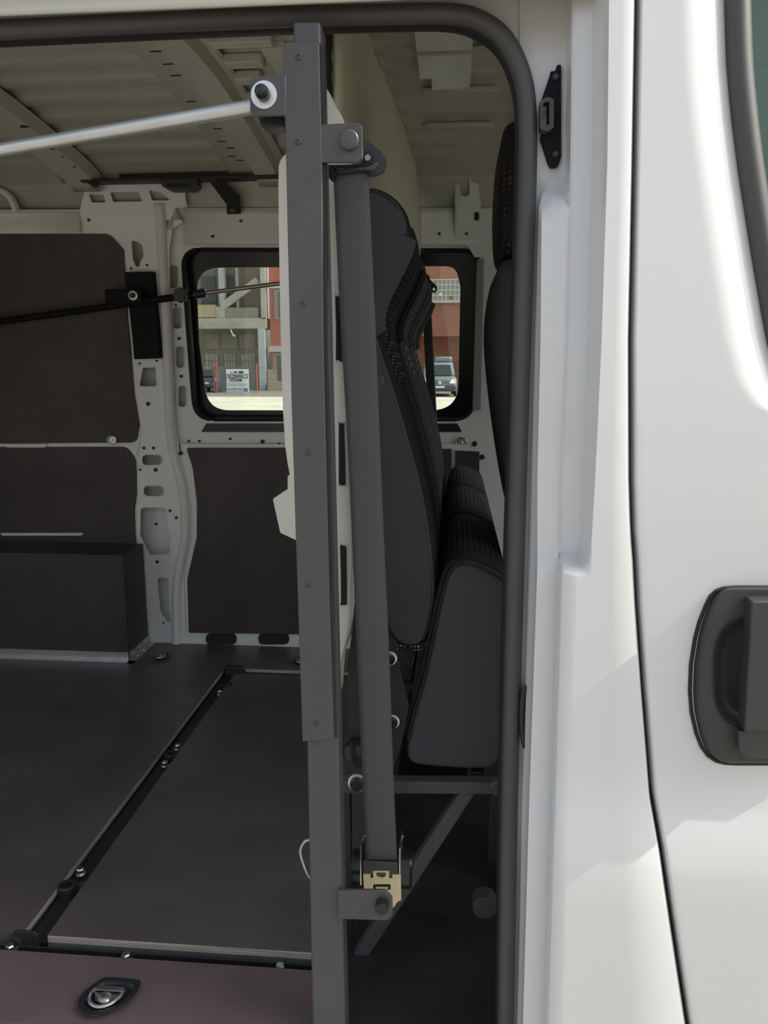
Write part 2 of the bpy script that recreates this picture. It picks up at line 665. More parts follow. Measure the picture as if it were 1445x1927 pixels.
# outer skin, with the window and the cab door window cut out
g = G()
conv = lambda L, off: [(q.x, 0, q.z) for q in (onp(x, y, y_far, off) for x, y in L)]
outer = [(-2.3, 0, -.05), (2.6, 0, -.05), (2.6, 0, 1.62), (-2.3, 0, 1.62)]
cab_hole = [(.50, 0, .80), (1.35, 0, .80), (1.35, 0, 1.40), (.60, 0, 1.45)]
g.poly(outer, (0, 1, 0), [conv(WIN, .075), cab_hole])
for z in (.85, 1.0, 1.2, 1.4, 1.55):
    bmesh.ops.bisect_plane(g.bm, geom=g.bm.verts[:] + g.bm.edges[:] + g.bm.faces[:], plane_co=(0, 0, z), plane_no=(0, 0, 1))
for v in g.bm.verts:
    v.co.y = y_far(v.co.z) + .075 + (.012 if v.co.y > .5 else 0)
g.build('outer_skin', 'inner_paint', wf)

HOLES = [
    rp([(247, 453, 4), (258, 454, 3), (268, 462, 4), (270.5, 481, 4), (264, 493, 3), (262, 502, 4), (256, 502, 4), (250, 488, 3)]),
    rp([(300, 415, 3), (342, 413, 4), (343, 420, 4), (306, 440, 4), (302, 437, 3)]),
    rp([(269, 692, 4), (293, 691, 3), (295, 727, 4), (262, 727, 4)]),
    stadium(286, 865.5, 39, 21),
    stadium(289, 924, 39, 21),
    rp([(264, 955, 9), (312, 955, 9), (318, 1003, 2), (321, 1004, 2), (320, 1043, 9), (283, 1044, 3), (262, 1005, 2), (264, 1003, 2)]),
    rp([(296, 1088, 4), (317, 1087, 5), (319, 1150, 2), (321, 1170, 4), (316, 1172, 5), (302, 1150, 8)]),
]
TOPH = [
    rp([(167, 366, 2), (194, 366, 2), (199, 381, 2), (173, 381, 2)], 3),
    rp([(207, 362, 2), (261, 361, 2), (268, 379, 2), (213, 380, 2)], 3),
    rp([(280, 358, 2), (302, 362, 6), (321, 377, 2), (286, 377, 2)], 3),
]
# inner panel: rear portion, up to the rounded rib of the pillar
inner = [(-700, 395), (150, 395), (162, 348), (345, 346), (352, 390), (330, 392), (318, 470), (322, 640), (326, 790), (338, 850), (352, 905), (360, 960), (360, 1012), (346, 1080), (350, 1222), (-700, 1222)]
sheet('inner_panel', inner, HOLES + TOPH, y_far, 0, .004, 'inner_paint', wf)
# window surround, set back, with the tall oval holes
OV = [stadium(327, 521, 18, 44), stadium(333.5, 598, 17, 43), stadium(339, 672, 16.5, 42), stadium(343, 746, 15.5, 41)]
sur = [(314, 392), (1000, 392), (1000, 842), (340, 842), (318, 790), (316, 640), (312, 470)]
WHO = rp([(342, 466, 34), (906, 468, 34), (893, 792, 40), (366, 792, 40)], 8)
sheet('window_surround', sur, [WHO] + OV, y_far, .026, .004, 'inner_paint', wf)
for L in OV:   # pressed rim round each oval
    G().tube([onp(x, y, y_far, .025) for x, y in L], .0022, 6, closed=True).build('pressed_rim', 'inner_paint', wf)
for L in HOLES[3:5]:
    G().tube([onp(x, y, y_far, -.001) for x, y in L], .0028, 6, closed=True).build('pressed_rim', 'inner_paint', wf)
# lower front portion behind the plywood
low = [(340, 836), (1010, 836), (1010, 1222), (345, 1222)]
sheet('lower_panel', low, [], y_far, .004, .004, 'inner_paint', wf)
# rounded rib of the pillar
rib = [(300, 384), (303, 410), (306, 470), (311, 560), (315, 640), (318, 730), (321, 800), (327, 850), (340, 900), (348, 950), (349, 1010), (340, 1060), (333, 1110), (333, 1217)]
G().tube(cr([onp(x, y, y_far, .004) for x, y in rib], 5), .024, 12, r2=.020, up=(0, 1, 0)).build('pillar_rib', 'inner_paint', wf)
# rear edge flanges of the pillar
fl = [(232, 500), (240, 640), (252, 760), (260, 800), (262, 830), (256, 870), (256, 930), (256, 1010)]
G().tube(cr([onp(x, y, y_far, 0) for x, y in fl], 5), .006, 8).build('pillar_flange', 'inner_paint', wf)
# horizontal beam above panels and rounded channel
G().grid(lambda u, v: onp(lerp(-700, 150, u), lerp(398, 440, v), y_far, -.012 + .01 * math.cos(v * math.pi)), 4, 8).build('top_rail', 'inner_paint', wf, thick=.002)
G().grid(lambda u, v: onp(lerp(345, 900, u), lerp(395, 462, v), y_far, .012 + .008 * math.cos(v * math.pi)), 4, 8).build('top_rail', 'inner_paint', wf, thick=.002)
# cove: recessed dark strip between wall top and roof is closed by this cant panel
g = G()
g.grid(lambda u, v: (-2.3 + 4.9 * u, lerp(2.80, 2.925, v), lerp(1.76, 1.585, v)), 1, 4)
g.build('cant_panel', 'roof_paint', wf, thick=.004)
# curved rear bow foot at the left edge
G().tube(cr([onp(x, y, y_far, -.005) for x, y in ((-40, 345), (0, 358), (20, 372), (32, 398))], 6), .020, 10, r2=.012, up=(0, 1, 0)).build('bow_foot', 'inner_paint', wf)
# front pillar of the far wall with its oval and slots, beside the window
fp = rp([(856, 296), (893, 296), (904, 380), (912, 484, 3), (893, 484, 3), (880, 462, 14), (856, 458, 3)])
sheet('front_pillar', fp, [stadium(875, 352, 17, 34)], y_far, .004, .012, 'inner_paint', wf, bevel=.004)
sheet('pillar_trim', rp([(897, 488, 2), (911, 486, 2), (905, 772, 2), (889, 772, 2)]), [], y_far, .002, .01, 'trim_grey', wf, bevel=.002)
sheet('slot', rp([(862, 320, 2), (889, 320, 2), (889, 328, 2), (862, 328, 2)], 3), [], y_far, .002, .004, 'rubber_dark', wf)
sheet('slot', stadium(897, 407, 9, 16), [], y_far, .002, .006, 'rubber_dark', wf)
# plywood panels
scr = G().lathe((0, 0, 0), (0, -1, 0), [(.0042, 0), (.0035, .0016), (.0012, .0016), (.001, .0006)], 10).build('screw', 'screw_dark', wf)
scr_used = [False]


def screws(parent, pts, off):
    for x, y in pts:
        p = onp(x, y, y_far, off)
        if not scr_used[0]:
            o = scr
            scr_used[0] = True
        else:
            o = scr.copy()
            COL.objects.link(o)
        o.parent = parent
        o.matrix_parent_inverse = Matrix()
        o.location = p


def panel(outline, scr_pts):
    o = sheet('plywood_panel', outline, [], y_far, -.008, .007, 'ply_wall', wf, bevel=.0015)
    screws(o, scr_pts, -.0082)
    return o


panel(rp([(-500, 442), (205, 440, 26), (232, 470, 8), (240, 600), (252, 740), (262, 800, 6), (259, 833, 22), (-500, 838)]), [(40, 449), (178, 446), (82, 826), (20, 826), (225, 700)])
panel(rp([(-500, 842), (238, 841, 22), (256, 866, 8), (257, 930), (254, 960), (256, 1032, 2), (-500, 1032)]), [(115, 846), (240, 850), (248, 908), (249, 993), (75, 997)])
panel(rp([(350, 843, 4), (700, 843), (850, 845), (850, 1198), (355, 1191, 3), (352, 1090, 14), (370, 1010, 18), (370, 945, 18), (362, 880, 14)]), [(457, 851), (533, 851), (380, 973), (362, 1066), (362, 1153), (463, 1188)])
panel(rp([(858, 848), (902, 850), (902, 1190), (858, 1190)]), [(880, 860)])
# wide slots under the window panel: black sheets paint the shade inside the holes
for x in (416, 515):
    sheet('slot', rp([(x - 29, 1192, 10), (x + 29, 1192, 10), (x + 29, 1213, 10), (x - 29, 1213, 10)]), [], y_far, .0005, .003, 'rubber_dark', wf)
# white strips left uncovered by the plywood
for xa, xb, ya, yb in ((8, 90, 836, 842), (0, 158, 1003, 1008)):
    sheet('body_strip', rp([(xa, ya, 2), (xb, ya, 3), (xb - 6, yb, 2), (xa + 4, yb, 2)]), [], y_far, -.0095, .002, 'inner_paint', wf)
# black sill plate below the window
sheet('sill_plate', rp([(388, 797, 2), (860, 797, 2), (870, 813, 2), (378, 813, 2)]), [], y_far, .020, .004, 'sill_plate', wf)
# small fixing holes, black discs standing in for the shade inside
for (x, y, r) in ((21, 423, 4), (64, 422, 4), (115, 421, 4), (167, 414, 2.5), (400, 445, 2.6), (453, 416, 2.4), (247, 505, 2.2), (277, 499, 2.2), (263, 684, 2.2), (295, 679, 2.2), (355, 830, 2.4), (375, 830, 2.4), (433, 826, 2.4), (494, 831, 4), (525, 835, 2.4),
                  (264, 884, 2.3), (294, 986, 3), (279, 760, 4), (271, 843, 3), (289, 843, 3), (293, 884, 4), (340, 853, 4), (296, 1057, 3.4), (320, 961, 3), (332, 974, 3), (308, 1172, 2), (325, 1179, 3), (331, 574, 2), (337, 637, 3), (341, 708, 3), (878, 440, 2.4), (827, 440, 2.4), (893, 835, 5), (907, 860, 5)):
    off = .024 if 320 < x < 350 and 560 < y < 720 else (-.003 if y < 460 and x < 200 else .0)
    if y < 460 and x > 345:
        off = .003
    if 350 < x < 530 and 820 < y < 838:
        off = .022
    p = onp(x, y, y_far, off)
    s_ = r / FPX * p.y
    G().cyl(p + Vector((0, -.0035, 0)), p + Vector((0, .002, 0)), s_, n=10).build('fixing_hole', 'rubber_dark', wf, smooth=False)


def wall_ring(px, py, off, label, w):
    t = thing('lashing_eye', label, 'lashing eye', onp(px, py, y_far, off), 'lashing eyes')
    c = onp(px, py, y_far, off)
    G().lathe(c, (0, -1, 0), [(w, -.001), (w, .004), (w * .8, .006), (w * .7, .003), (w * .2, .003)], 20).build('cup', 'zinc', t)
    G().lathe(c, (0, -1, 0), [(w * .36, .003), (w * .36, .009), (w * .2, .011)], 12).build('bolt_head', 'zinc', t)
    ring = [c + Vector((w * 1.02 * math.cos(a), -.008, w * 1.05 * math.sin(a) + w * .05)) for a in [2 * math.pi * k / 24 for k in range(24)]]
    G().tube(ring, w * .13, 8, closed=True).build('ring', 'zinc', t)
    return t


wall_ring(212, 828, -.009, 'small round steel lashing eye at lower corner of the upper wall panel', .017)
wall_ring(868, 833, .016, 'round steel lashing eye on far wall below window, right of the bench seats', .019)

# ------------------------------------------------------------------ far window
w1 = empty_struct('window_1', 'fixed side window with wide black border in far wall', 'window', onp(620, 630, y_far, .06))
FR_O = rp([(339, 463, 36), (908, 465, 36), (896, 795, 42), (364, 795, 42)], 9)
FR_I = rp([(369, 504, 44), (858, 501, 44), (866, 540, 10), (862, 772, 52), (391, 772, 46), (374, 640, 4)], 9)
sheet('black_border', FR_O, [FR_I], y_far, .078, .003, 'frit', w1)
sheet('window_pane', rp([(350, 470, 30), (900, 472, 30), (888, 790, 40), (372, 790, 40)], 8), [], y_far, .084, .004, 'glass', w1)
loop = [onp(x, y, y_far, .050) for x, y in rp([(345, 468, 34), (903, 470, 34), (890, 789, 40), (369, 789, 40)], 9)]
G().tube(loop, .010, 8, closed=True, r2=.030, up=(1, 0, .001)).build('window_rubber', 'rubber_dark', w1)

# ------------------------------------------------------------------ near side of the van
wn_ = empty_struct('wall_near', 'glossy white near side of the van around the open side door', 'wall', (.2, 1.05, .8))
SEAL_O = [(-640, 62), (-300, 50), (0, 37), (270, 24), (540, 12), (760, 7), (850, 6), (905, 15), (955, 48), (988, 105), (1005, 175), (1008, 300), (1003, 460), (997, 640), (990, 880), (985, 1100), (976, 1400), (970, 1650), (964, 1927), (960, 2010)]
SEAL_I = [(-640, 110), (-300, 98), (0, 85), (270, 73), (540, 62), (740, 56), (830, 56), (880, 67), (928, 99), (955, 148), (968, 205), (970, 300), (966, 460), (960, 640), (952, 880), (945, 1100), (938, 1400), (935, 1650), (932, 1927), (930, 2010)]
SOFF = .105
hole = [((a + c) / 2, (b + d) / 2) for (a, b), (c, d) in zip(SEAL_O, SEAL_I)]
hole_s = [(p.x, p.y) for p in cr(hole, 3)]
flange_hole = hole_s + [(500, 2040), (-640, 1990)]
# frame of the opening
sheet('door_frame', [(-900, -160), (1075, -160), (1075, 2500), (-900, 2500)], [flange_hole], y_skin, SOFF, .004, 'paint', wn_, breaks=[.35, .41, .45, .5, .54, .9, 1.0, 1.1, 1.2, 1.3, 1.4, 1.5, 1.6, 1.7])
# drip rail overhanging the top
G().grid(lambda u, v: onp(lerp(-900, 1100, u), lerp(-30, -260, v) - 25 * u, y_skin, SOFF - .105 * sstep(0, .4, v)), 20, 10).build('roof_side', 'paint', wn_, thick=.003)

# pillar between the openings: columns in photograph pixels per height, with set-back from the skin
ROWS = [-260, -120, 0, 100, 200, 300, 335, 360, 390, 420, 500, 640, 780, 900, 980, 1020, 1040, 1055, 1065, 1075, 1085, 1100, 1130, 1200, 1300, 1400, 1420, 1440, 1460, 1480, 1490, 1500, 1510, 1525, 1540, 1560, 1580, 1600, 1620, 1640, 1700, 1800, 1927, 2050, 2300]
GAP = [(-260, 1199), (0, 1194), (300, 1189), (640, 1182), (900, 1183), (1000, 1186), (1050, 1190), (1150, 1195), (1300, 1206), (1400, 1214), (1490, 1221), (1505, 1223), (1600, 1240), (1750, 1262), (1927, 1289), (2300, 1350)]


def gap_x(y):
    return pw(y, GAP)


def chan(y):      # 1 in the channel, 0 below its rounded end
    return 1 - sstep(1035, 1080, y)


def pillar_cols(y):
    top = 1 - sstep(335, 392, y)
    ch = chan(y)
    seal = pw(y, [(-260, 1000), (100, 1003), (300, 1006), (640, 995), (1100, 983), (1400, 974), (1927, 962), (2300, 956)])
    c1 = seal + 6
    c2 = pw(y, [(-260, 1056), (0, 1056), (335, 1051), (392, 1019), (640, 1017), (900, 1011), (1070, 1011), (1500, 996), (1927, 984), (2300, 976)])
    c3 = pw(y, [(-260, 1080), (0, 1078), (300, 1075), (640, 1067), (900, 1054), (1070, 1053), (1500, 1040), (1927, 1027), (2300, 1018)])
    e3 = pw(y, [(0, 1115), (300, 1113), (640, 1104), (900, 1094), (1070, 1088), (1500, 1072), (2300, 1050)])
    e4 = pw(y, [(0, 1146), (300, 1143), (640, 1132), (900, 1120), (1070, 1110), (1500, 1100), (2300, 1080)])
    gp = gap_x(y)
    d2 = lerp(.050, .096, top)
    d3 = .046
    flat = .032
    d2 = lerp(flat, d2, ch)
    d3 = lerp(flat - .002, d3, ch)
    e3o = lerp(.0, .044, ch)
    out = [(seal - 25, .102), (c1, .100), (c2 - 16 if top > .5 else c1 + 3, .098), (c2, d2), ((c2 + c3) / 2, d2 - .003), (c3 - 2, d3)]
    out += [(c3 + 2, lerp(.004, d3 + .003, ch)), (c3 + 8, lerp(.0, d3 + .002, ch)), (e3, e3o), ((e3 + e4) / 2, e3o * .5), (e4 - 3, e3o * .07), (e4, 0.0), (e4 + 3, 0.0)]
    out += [(lerp(e4 + 3, gp - 4, .5), 0.0), (gp - 5, 0.0), (gp - 2, .0012), (gp, .006), (gp + 1.5, .03)]
    return out


g = G()
vr = [[g.bm.verts.new(onp(x, y, y_skin, o)) for x, o in pillar_cols(y)] for y in ROWS]
for A, B in zip(vr, vr[1:]):
    for k in range(len(A) - 1):
        g.face([A[k], A[k + 1], B[k + 1], B[k]])
g.build('door_pillar', 'paint', wn_, angle=60)
# dark rebate behind the gap of the front door
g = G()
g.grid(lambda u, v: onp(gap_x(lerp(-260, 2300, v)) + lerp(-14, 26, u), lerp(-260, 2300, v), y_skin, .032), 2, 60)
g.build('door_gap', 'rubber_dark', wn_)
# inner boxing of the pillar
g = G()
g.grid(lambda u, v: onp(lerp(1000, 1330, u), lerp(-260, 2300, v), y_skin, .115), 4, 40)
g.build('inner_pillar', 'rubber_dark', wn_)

# rubber seal
t1 = empty_struct('trim_1', 'thick black rubber door seal around the side opening', 'door seal', onp(990, 1000, y_skin, .09))
ctr = cr([onp((a + c) / 2, (b + d) / 2, y_skin, SOFF - .016) for (a, b), (c, d) in zip(SEAL_O, SEAL_I)], 5)
wid = [((Vector(a) - Vector(c)).length) for a, c in zip(SEAL_O, SEAL_I)]
g = G()
g.tube(cr([onp(lerp(a, c, .40), lerp(b, d, .40), y_skin, SOFF - .014) for (a, b), (c, d) in zip(SEAL_O, SEAL_I)], 5), .0150, 14, up=(0, 1, 0), r2=.0128)
g.build('seal_bulb', 'rubber', t1)
g = G()
g.tube(cr([onp(lerp(a, c, .80), lerp(b, d, .80), y_skin, SOFF + .004) for (a, b), (c, d) in zip(SEAL_O, SEAL_I)], 5), .020, 10, up=(0, 1, 0), r2=.0065)
g.build('seal_lip', 'rubber_dark', t1)

# black guide on the pillar
t = thing('door_guide', 'black plastic door guide with square eye on the white pillar', 'door guide', onp(1042, 220, y_skin, .09))
pts = rp([(1048, 122, 3), (1056, 121, 3), (1056, 295, 8), (1050, 313, 5), (1037, 315, 4), (1032, 308, 3), (1017, 260, 3), (1019, 250, 2), (1030, 246), (1030, 187), (1018, 190, 2), (1035, 140, 3), (1036, 134, 2), (1045, 133, 2)])
g = G().poly([onp(x, y, y_skin, .088) for x, y in pts], (0, .012, 0))
g.build('base_plate', 'black_matte', t, bevel=.002)
eo = rp([(1016, 190, 5), (1030, 182, 6), (1042, 186, 5), (1042, 240, 6), (1030, 248, 6), (1016, 242, 5)])
ei = rp([(1022, 194, 3), (1034, 190, 3), (1034, 234, 3), (1022, 237, 3)])
G().poly([onp(x, y, y_skin, .070) for x, y in eo], (0, .02, 0), [[onp(x, y, y_skin, .070) for x, y in ei]]).build('eye', 'plastic_black', t, bevel=.0015)
for y in (145, 290):
    G().lathe(onp(1045, y, y_skin, .088), (0, -1, 0), [(.005, 0), (.005, .002), (.003, .004)], 12).build('screw', 'plastic_gloss', t)

# oval grommet low on the pillar
c = onp(990, 1350, y_skin, .098)
t = thing('pillar_grommet', 'black oval rubber grommet low on the white pillar beside the seal', 'grommet', c)
go = [onp(990 + 9.5 * math.cos(a), 1350 + 56 * math.sin(a), y_skin, .080) for a in [2 * math.pi * k / 32 for k in range(32)]]
G().tube(go, .0035, 8, closed=True).build('rim', 'plastic_gloss', t)
G().poly([p + Vector((0, .003, 0)) for p in go], (0, .004, 0)).build('plug', 'rubber_dark', t)

# ------------------------------------------------------------------ front cab door
door = empty_struct('door_1', 'closed white front cab door with black handle', 'door', (.5, 1.03, .6))
HL = [(1105, 1385), (1107, 1362), (1112, 1349), (1122, 1338), (1140, 1329), (1170, 1317), (1200, 1309), (1250, 1301), (1300, 1299), (1340, 1302), (1380, 1311), (1405, 1321), (1422, 1333), (1432, 1348), (1436, 1365), (1437, 1385)]
HC = 1452
WL = [(-300, 1362), (-100, 1364), (0, 1367), (120, 1371), (220, 1380), (330, 1394), (500, 1421), (640, 1446), (720, 1470), (765, 1505), (790, 1570), (800, 2400), (830, 2450), (2300, 2450)]
DR = [-300, -200, -100, -50, 0, 60, 120, 170, 220, 275, 330, 415, 500, 570, 640, 690, 720, 745, 765, 780, 790, 797, 803, 815, 830, 860, 900, 950, 1000, 1050, 1100, 1150, 1200, 1250, 1300, 1350, 1400, 1420, 1440, 1450, 1460, 1470, 1480, 1490, 1500, 1510, 1520, 1530, 1545, 1560, 1580, 1600, 1620, 1640, 1660, 1700, 1800, 1927, 2050, 2300]
NU = 120


def door_pt(u, y):
    x0, x1 = gap_x(y) + 10, pw(y, WL)
    if u < .04:
        x = x0 + u / .04 * 5
        off = .006 * (1 - u / .04) ** 2
    else:
        x = lerp(x0 + 5, x1, (u - .04) / .96)
        off = 0
    # the skin rolls inwards to the window
    d = x1 - x
    if y < 803 and d < 85:
        k = 1 - d / 85
        off += .024 * k * k
    return onp(x, y, y_skin, off)


g = G()
vs = [[g.bm.verts.new(door_pt(i / NU, y)) for i in range(NU + 1)] for y in DR]
for j in range(len(DR) - 1):
    for i in range(NU):
        x0, x1 = gap_x(DR[j]) + 15, pw(DR[j], WL)
        um = (i + .5) / NU
        xm = lerp(x0, x1, (um - .04) / .96)
        ym = (DR[j] + DR[j + 1]) / 2
        if 1155 < ym < 1400 and pw(ym, HL) + 30 < xm < 2 * HC - pw(ym, HL) - 30:
            continue
        g.face([vs[j][i], vs[j][i + 1], vs[j + 1][i + 1], vs[j + 1][i]])
for j in range(len(DR) - 1):       # folded rear edge
    a, b = vs[j][0], vs[j + 1][0]
    c_, d_ = [g.bm.verts.new(v.co + Vector((0, .028, 0))) for v in (a, b)]
    g.face([a, b, d_, c_])
g.build('door_skin', 'paint', door, angle=50)
# window rubber and pane
wp = [(x + 20, y) for y, x in WL if y < 780] + [(1560, 800), (1640, 812), (1800, 815), (2400, 820)]
G().tube(cr([onp(x, y, y_skin, .022) for x, y in wp], 4), .0155, 12, up=(0, 1, 0), r2=.016).build('window_rubber', 'rubber', door)
pane = [(x + 30, y) for y, x in WL if y < 780] + [(1570, 795), (2420, 800), (2200, -300)]
sheet('window_pane', pane, [], y_skin, .034, .004, 'glass_teal', door, breaks=[1.0, 1.1, 1.2, 1.3, 1.4, 1.5, 1.6, 1.7])
# inside lining of the door
g = G()
g.grid(lambda u, v: onp(lerp(1300, 2500, u), lerp(820, 2300, v), y_skin, .10), 2, 20)
g.build('door_lining', 'plastic_black', door)

def handle_pt(u, v):
    y = 1105 + 332 * (.5 - .5 * math.cos(math.pi * v))
    L = pw(y, HL)
    x = lerp(L, 2 * HC - L, u)
    e = min(u, 1 - u, v, 1 - v)
    off = -.016 * sstep(0, .07, e) + .002
    # scoop for the fingers
    dx = (x - HC) / 112
    dy = (y - 1266) / 108
    q = (abs(dx) ** 3.2 + abs(dy) ** 3.2) ** (1 / 3.2)
    off += .045 * (1 - sstep(.82, 1.0, q))
    return onp(x, y, y_skin, off)


dh = G().grid(handle_pt, 64, 64).build('handle_plate', 'plastic_black', door, angle=60)
# rubber line round the plate
ed = [(L - 1, y) for y, L in HL] + [(2 * HC - L + 1, y) for y, L in reversed(HL)]
G().tube([onp(x, y, y_skin, -.001) for x, y in ed], .0026, 8, closed=True).build('handle_gasket', 'rubber_dark', dh)
# grip
gl = [onp(x, y, y_skin, -.038) for x, y in rp([(1414, 1132, 6), (1490, 1132, 6), (1494, 1250), (1498, 1378, 6), (1401, 1378, 4), (1405, 1300), (1411, 1200)])]
G().poly(gl, (0, .026, 0)).build('grip', 'plastic_black', dh, bevel=.005, seg=3)
G().poly([onp(x, y, y_skin, -.030) for x, y in rp([(1390, 1376, 2), (1506, 1376, 2), (1504, 1415, 14), (1480, 1428, 12), (1410, 1428, 12), (1391, 1415, 12)])], (0, .034, 0)).build('grip_foot', 'plastic_black', dh, bevel=.004, seg=3)
G().poly([onp(x, y, y_skin, -.004) for x, y in rp([(1410, 1120, 8), (1490, 1120, 8), (1490, 1150, 3), (1410, 1150, 3)])], (0, .03, 0)).build('grip_recess', 'rubber_dark', dh, bevel=.002)

# ------------------------------------------------------------------ ends of the van (outside the picture)
wr = G().poly([(-2.3, 1.0, -.06)] + [(-2.3, p[0], p[1]) for p in ROOFC] + [(-2.3, 3.03, 1.5), (-2.3, 3.03, -.06)], (-.02, 0, 0)).build('wall_rear', 'inner_paint', smooth=False)
struct(wr, 'closed grey-white rear end of the van', 'wall')
fo = [(2.6, 1.0, -.06)] + [(2.6, p[0], p[1]) for p in ROOFC] + [(2.6, 3.03, 1.5), (2.6, 3.03, -.06)]
fh = [(2.6, 1.25, .75), (2.6, 2.75, .75), (2.6, 2.6, 1.5), (2.6, 1.4, 1.5)]
wfr = G().poly(fo, (.02, 0, 0), [fh]).build('wall_front', 'plastic_black', smooth=False)
struct(wfr, 'dark front end of the cab with windscreen opening', 'wall')

# ------------------------------------------------------------------ wheel arch box
BX, BZ, BY = -1.215, .412, 2.742
t = thing('wheel_arch_box', 'dark plywood box over wheel arch with aluminium edging along floor', 'box', (-1.7, BY, 0))
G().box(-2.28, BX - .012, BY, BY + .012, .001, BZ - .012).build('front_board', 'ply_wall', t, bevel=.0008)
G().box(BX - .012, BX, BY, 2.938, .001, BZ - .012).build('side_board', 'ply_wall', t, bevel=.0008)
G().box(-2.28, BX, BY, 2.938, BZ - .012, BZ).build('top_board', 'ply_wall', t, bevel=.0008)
a1 = G().box(-2.28, BX + .003, BY - .003, BY - .0005, .0005, .034).box(-2.28, BX + .028, BY - .026, BY - .003, .0005, .003).build('aluminium_angle', 'alu', t)
a2 = G().box(BX + .0005, BX + .003, BY - .003, 2.938, .0005, .034).box(BX + .003, BX + .028, BY - .026, 2.938, .0005, .003).build('aluminium_angle', 'alu', t)
for x in (-1.30, -1.40, -1.62, -1.85):
    G().lathe((x, BY - .003, .02), (0, -1, 0), [(.005, 0), (.004, .0025), (.001, .0025)], 10).build('rivet', 'zinc', a1)
for y in (2.78, 2.84, 2.90):
    G().lathe((BX + .003, y, .02), (1, 0, 0), [(.005, 0), (.004, .0025), (.001, .0025)], 10).build('rivet', 'zinc', a2)
    G().lathe((BX + .016, y + .01, .003), (0, 0, 1), [(.005, 0), (.004, .0025), (.001, .0025)], 10).build('rivet', 'zinc', a2)

# ------------------------------------------------------------------ floor rails


def hexbolt(p, r, parent, h=.007, axis=(0, 0, 1)):
    o = G().lathe(p, axis, [(r * 1.35, 0), (r * 1.35, .0022)], 20).build('washer', 'zinc', parent)
    G().lathe(Vector(p) + Vector(axis) * .0022, axis, [(r, 0), (r, h * .8), (r * .8, h)], 6).build('hex_head', 'zinc', o, smooth=False)
    return o


t = thing('floor_rail', 'black steel seat rail running from the door across the floor', 'rail', (-.806, 2, -.031))
G().box(RX0 + .004, RX1 - .004, RY0 + .05, RY1 - .005, -.0315, -.020).build('channel_plate', 'steel_dark', t, bevel=.0008)
for (px, py) in ((152, 1645), (335, 1410), (311, 1442), (414, 1307), (425, 1297)):
    hexbolt(atz(px, py, -.014), .0085, t, .013)
for (px, py, rr) in ((126, 1668, .0195), (322, 1420, .0185), (429, 1290, .0175)):
    c = atz(px, py, -.002)
    G().lathe(c, (0, 0, 1), [(rr, -.018), (rr, .003), (rr * .88, .005), (rr * .62, .005), (rr * .58, -.008)], 24).build('locking_ring', 'steel_dark', t)
t = thing('floor_rail', 'black steel angle bolted across the floor beside the door sill', 'rail', (-.5, 1.28, -.031))
G().box(-.845, -.202, RY0 + .002, RY0 + .0425, -.0315, -.024).build('flat_flange', 'steel_dark', t, bevel=.0008)
G().box(-.842, -.202, RY0 + .026, RY0 + .0300, -.024, -.012).build('upright_flange', 'steel_dark', t, bevel=.0008)
G().poly([(-.842, RY0 + .028, -.024), (-.790, RY0 + .028, -.024), (-.790, RY0 + .028, .012), (-.796, RY0 + .028, .019), (-.836, RY0 + .028, .019), (-.842, RY0 + .028, .012)], (0, .005, 0)).build('end_tab', 'steel_dark', t, bevel=.001)
for (px, py) in ((20, 1791), (237, 1808), (527, 1829)):
    hexbolt(atz(px, py, -.020), .009, t, .014)
t = thing('floor_rail', 'black steel rail along the floor close to the far wall', 'rail', (-.4, 2.68, -.031))
G().box(RX0 + .01, -.202, RY1 - .044, RY1 - .004, -.0315, -.022).build('flat_flange', 'steel_dark', t, bevel=.0008)
G().box(RX0 + .012, RX0 + .075, RY1 - .036, RY1 - .010, -.022, .020).build('end_stop', 'steel_dark', t, bevel=.004)
G().box(RX0 + .08, -.202, RY1 - .0035, RY1 - .0002, -.010, .0012).build('edge_strip', 'ply_edge', t)

# ------------------------------------------------------------------ lashing rings in the floor


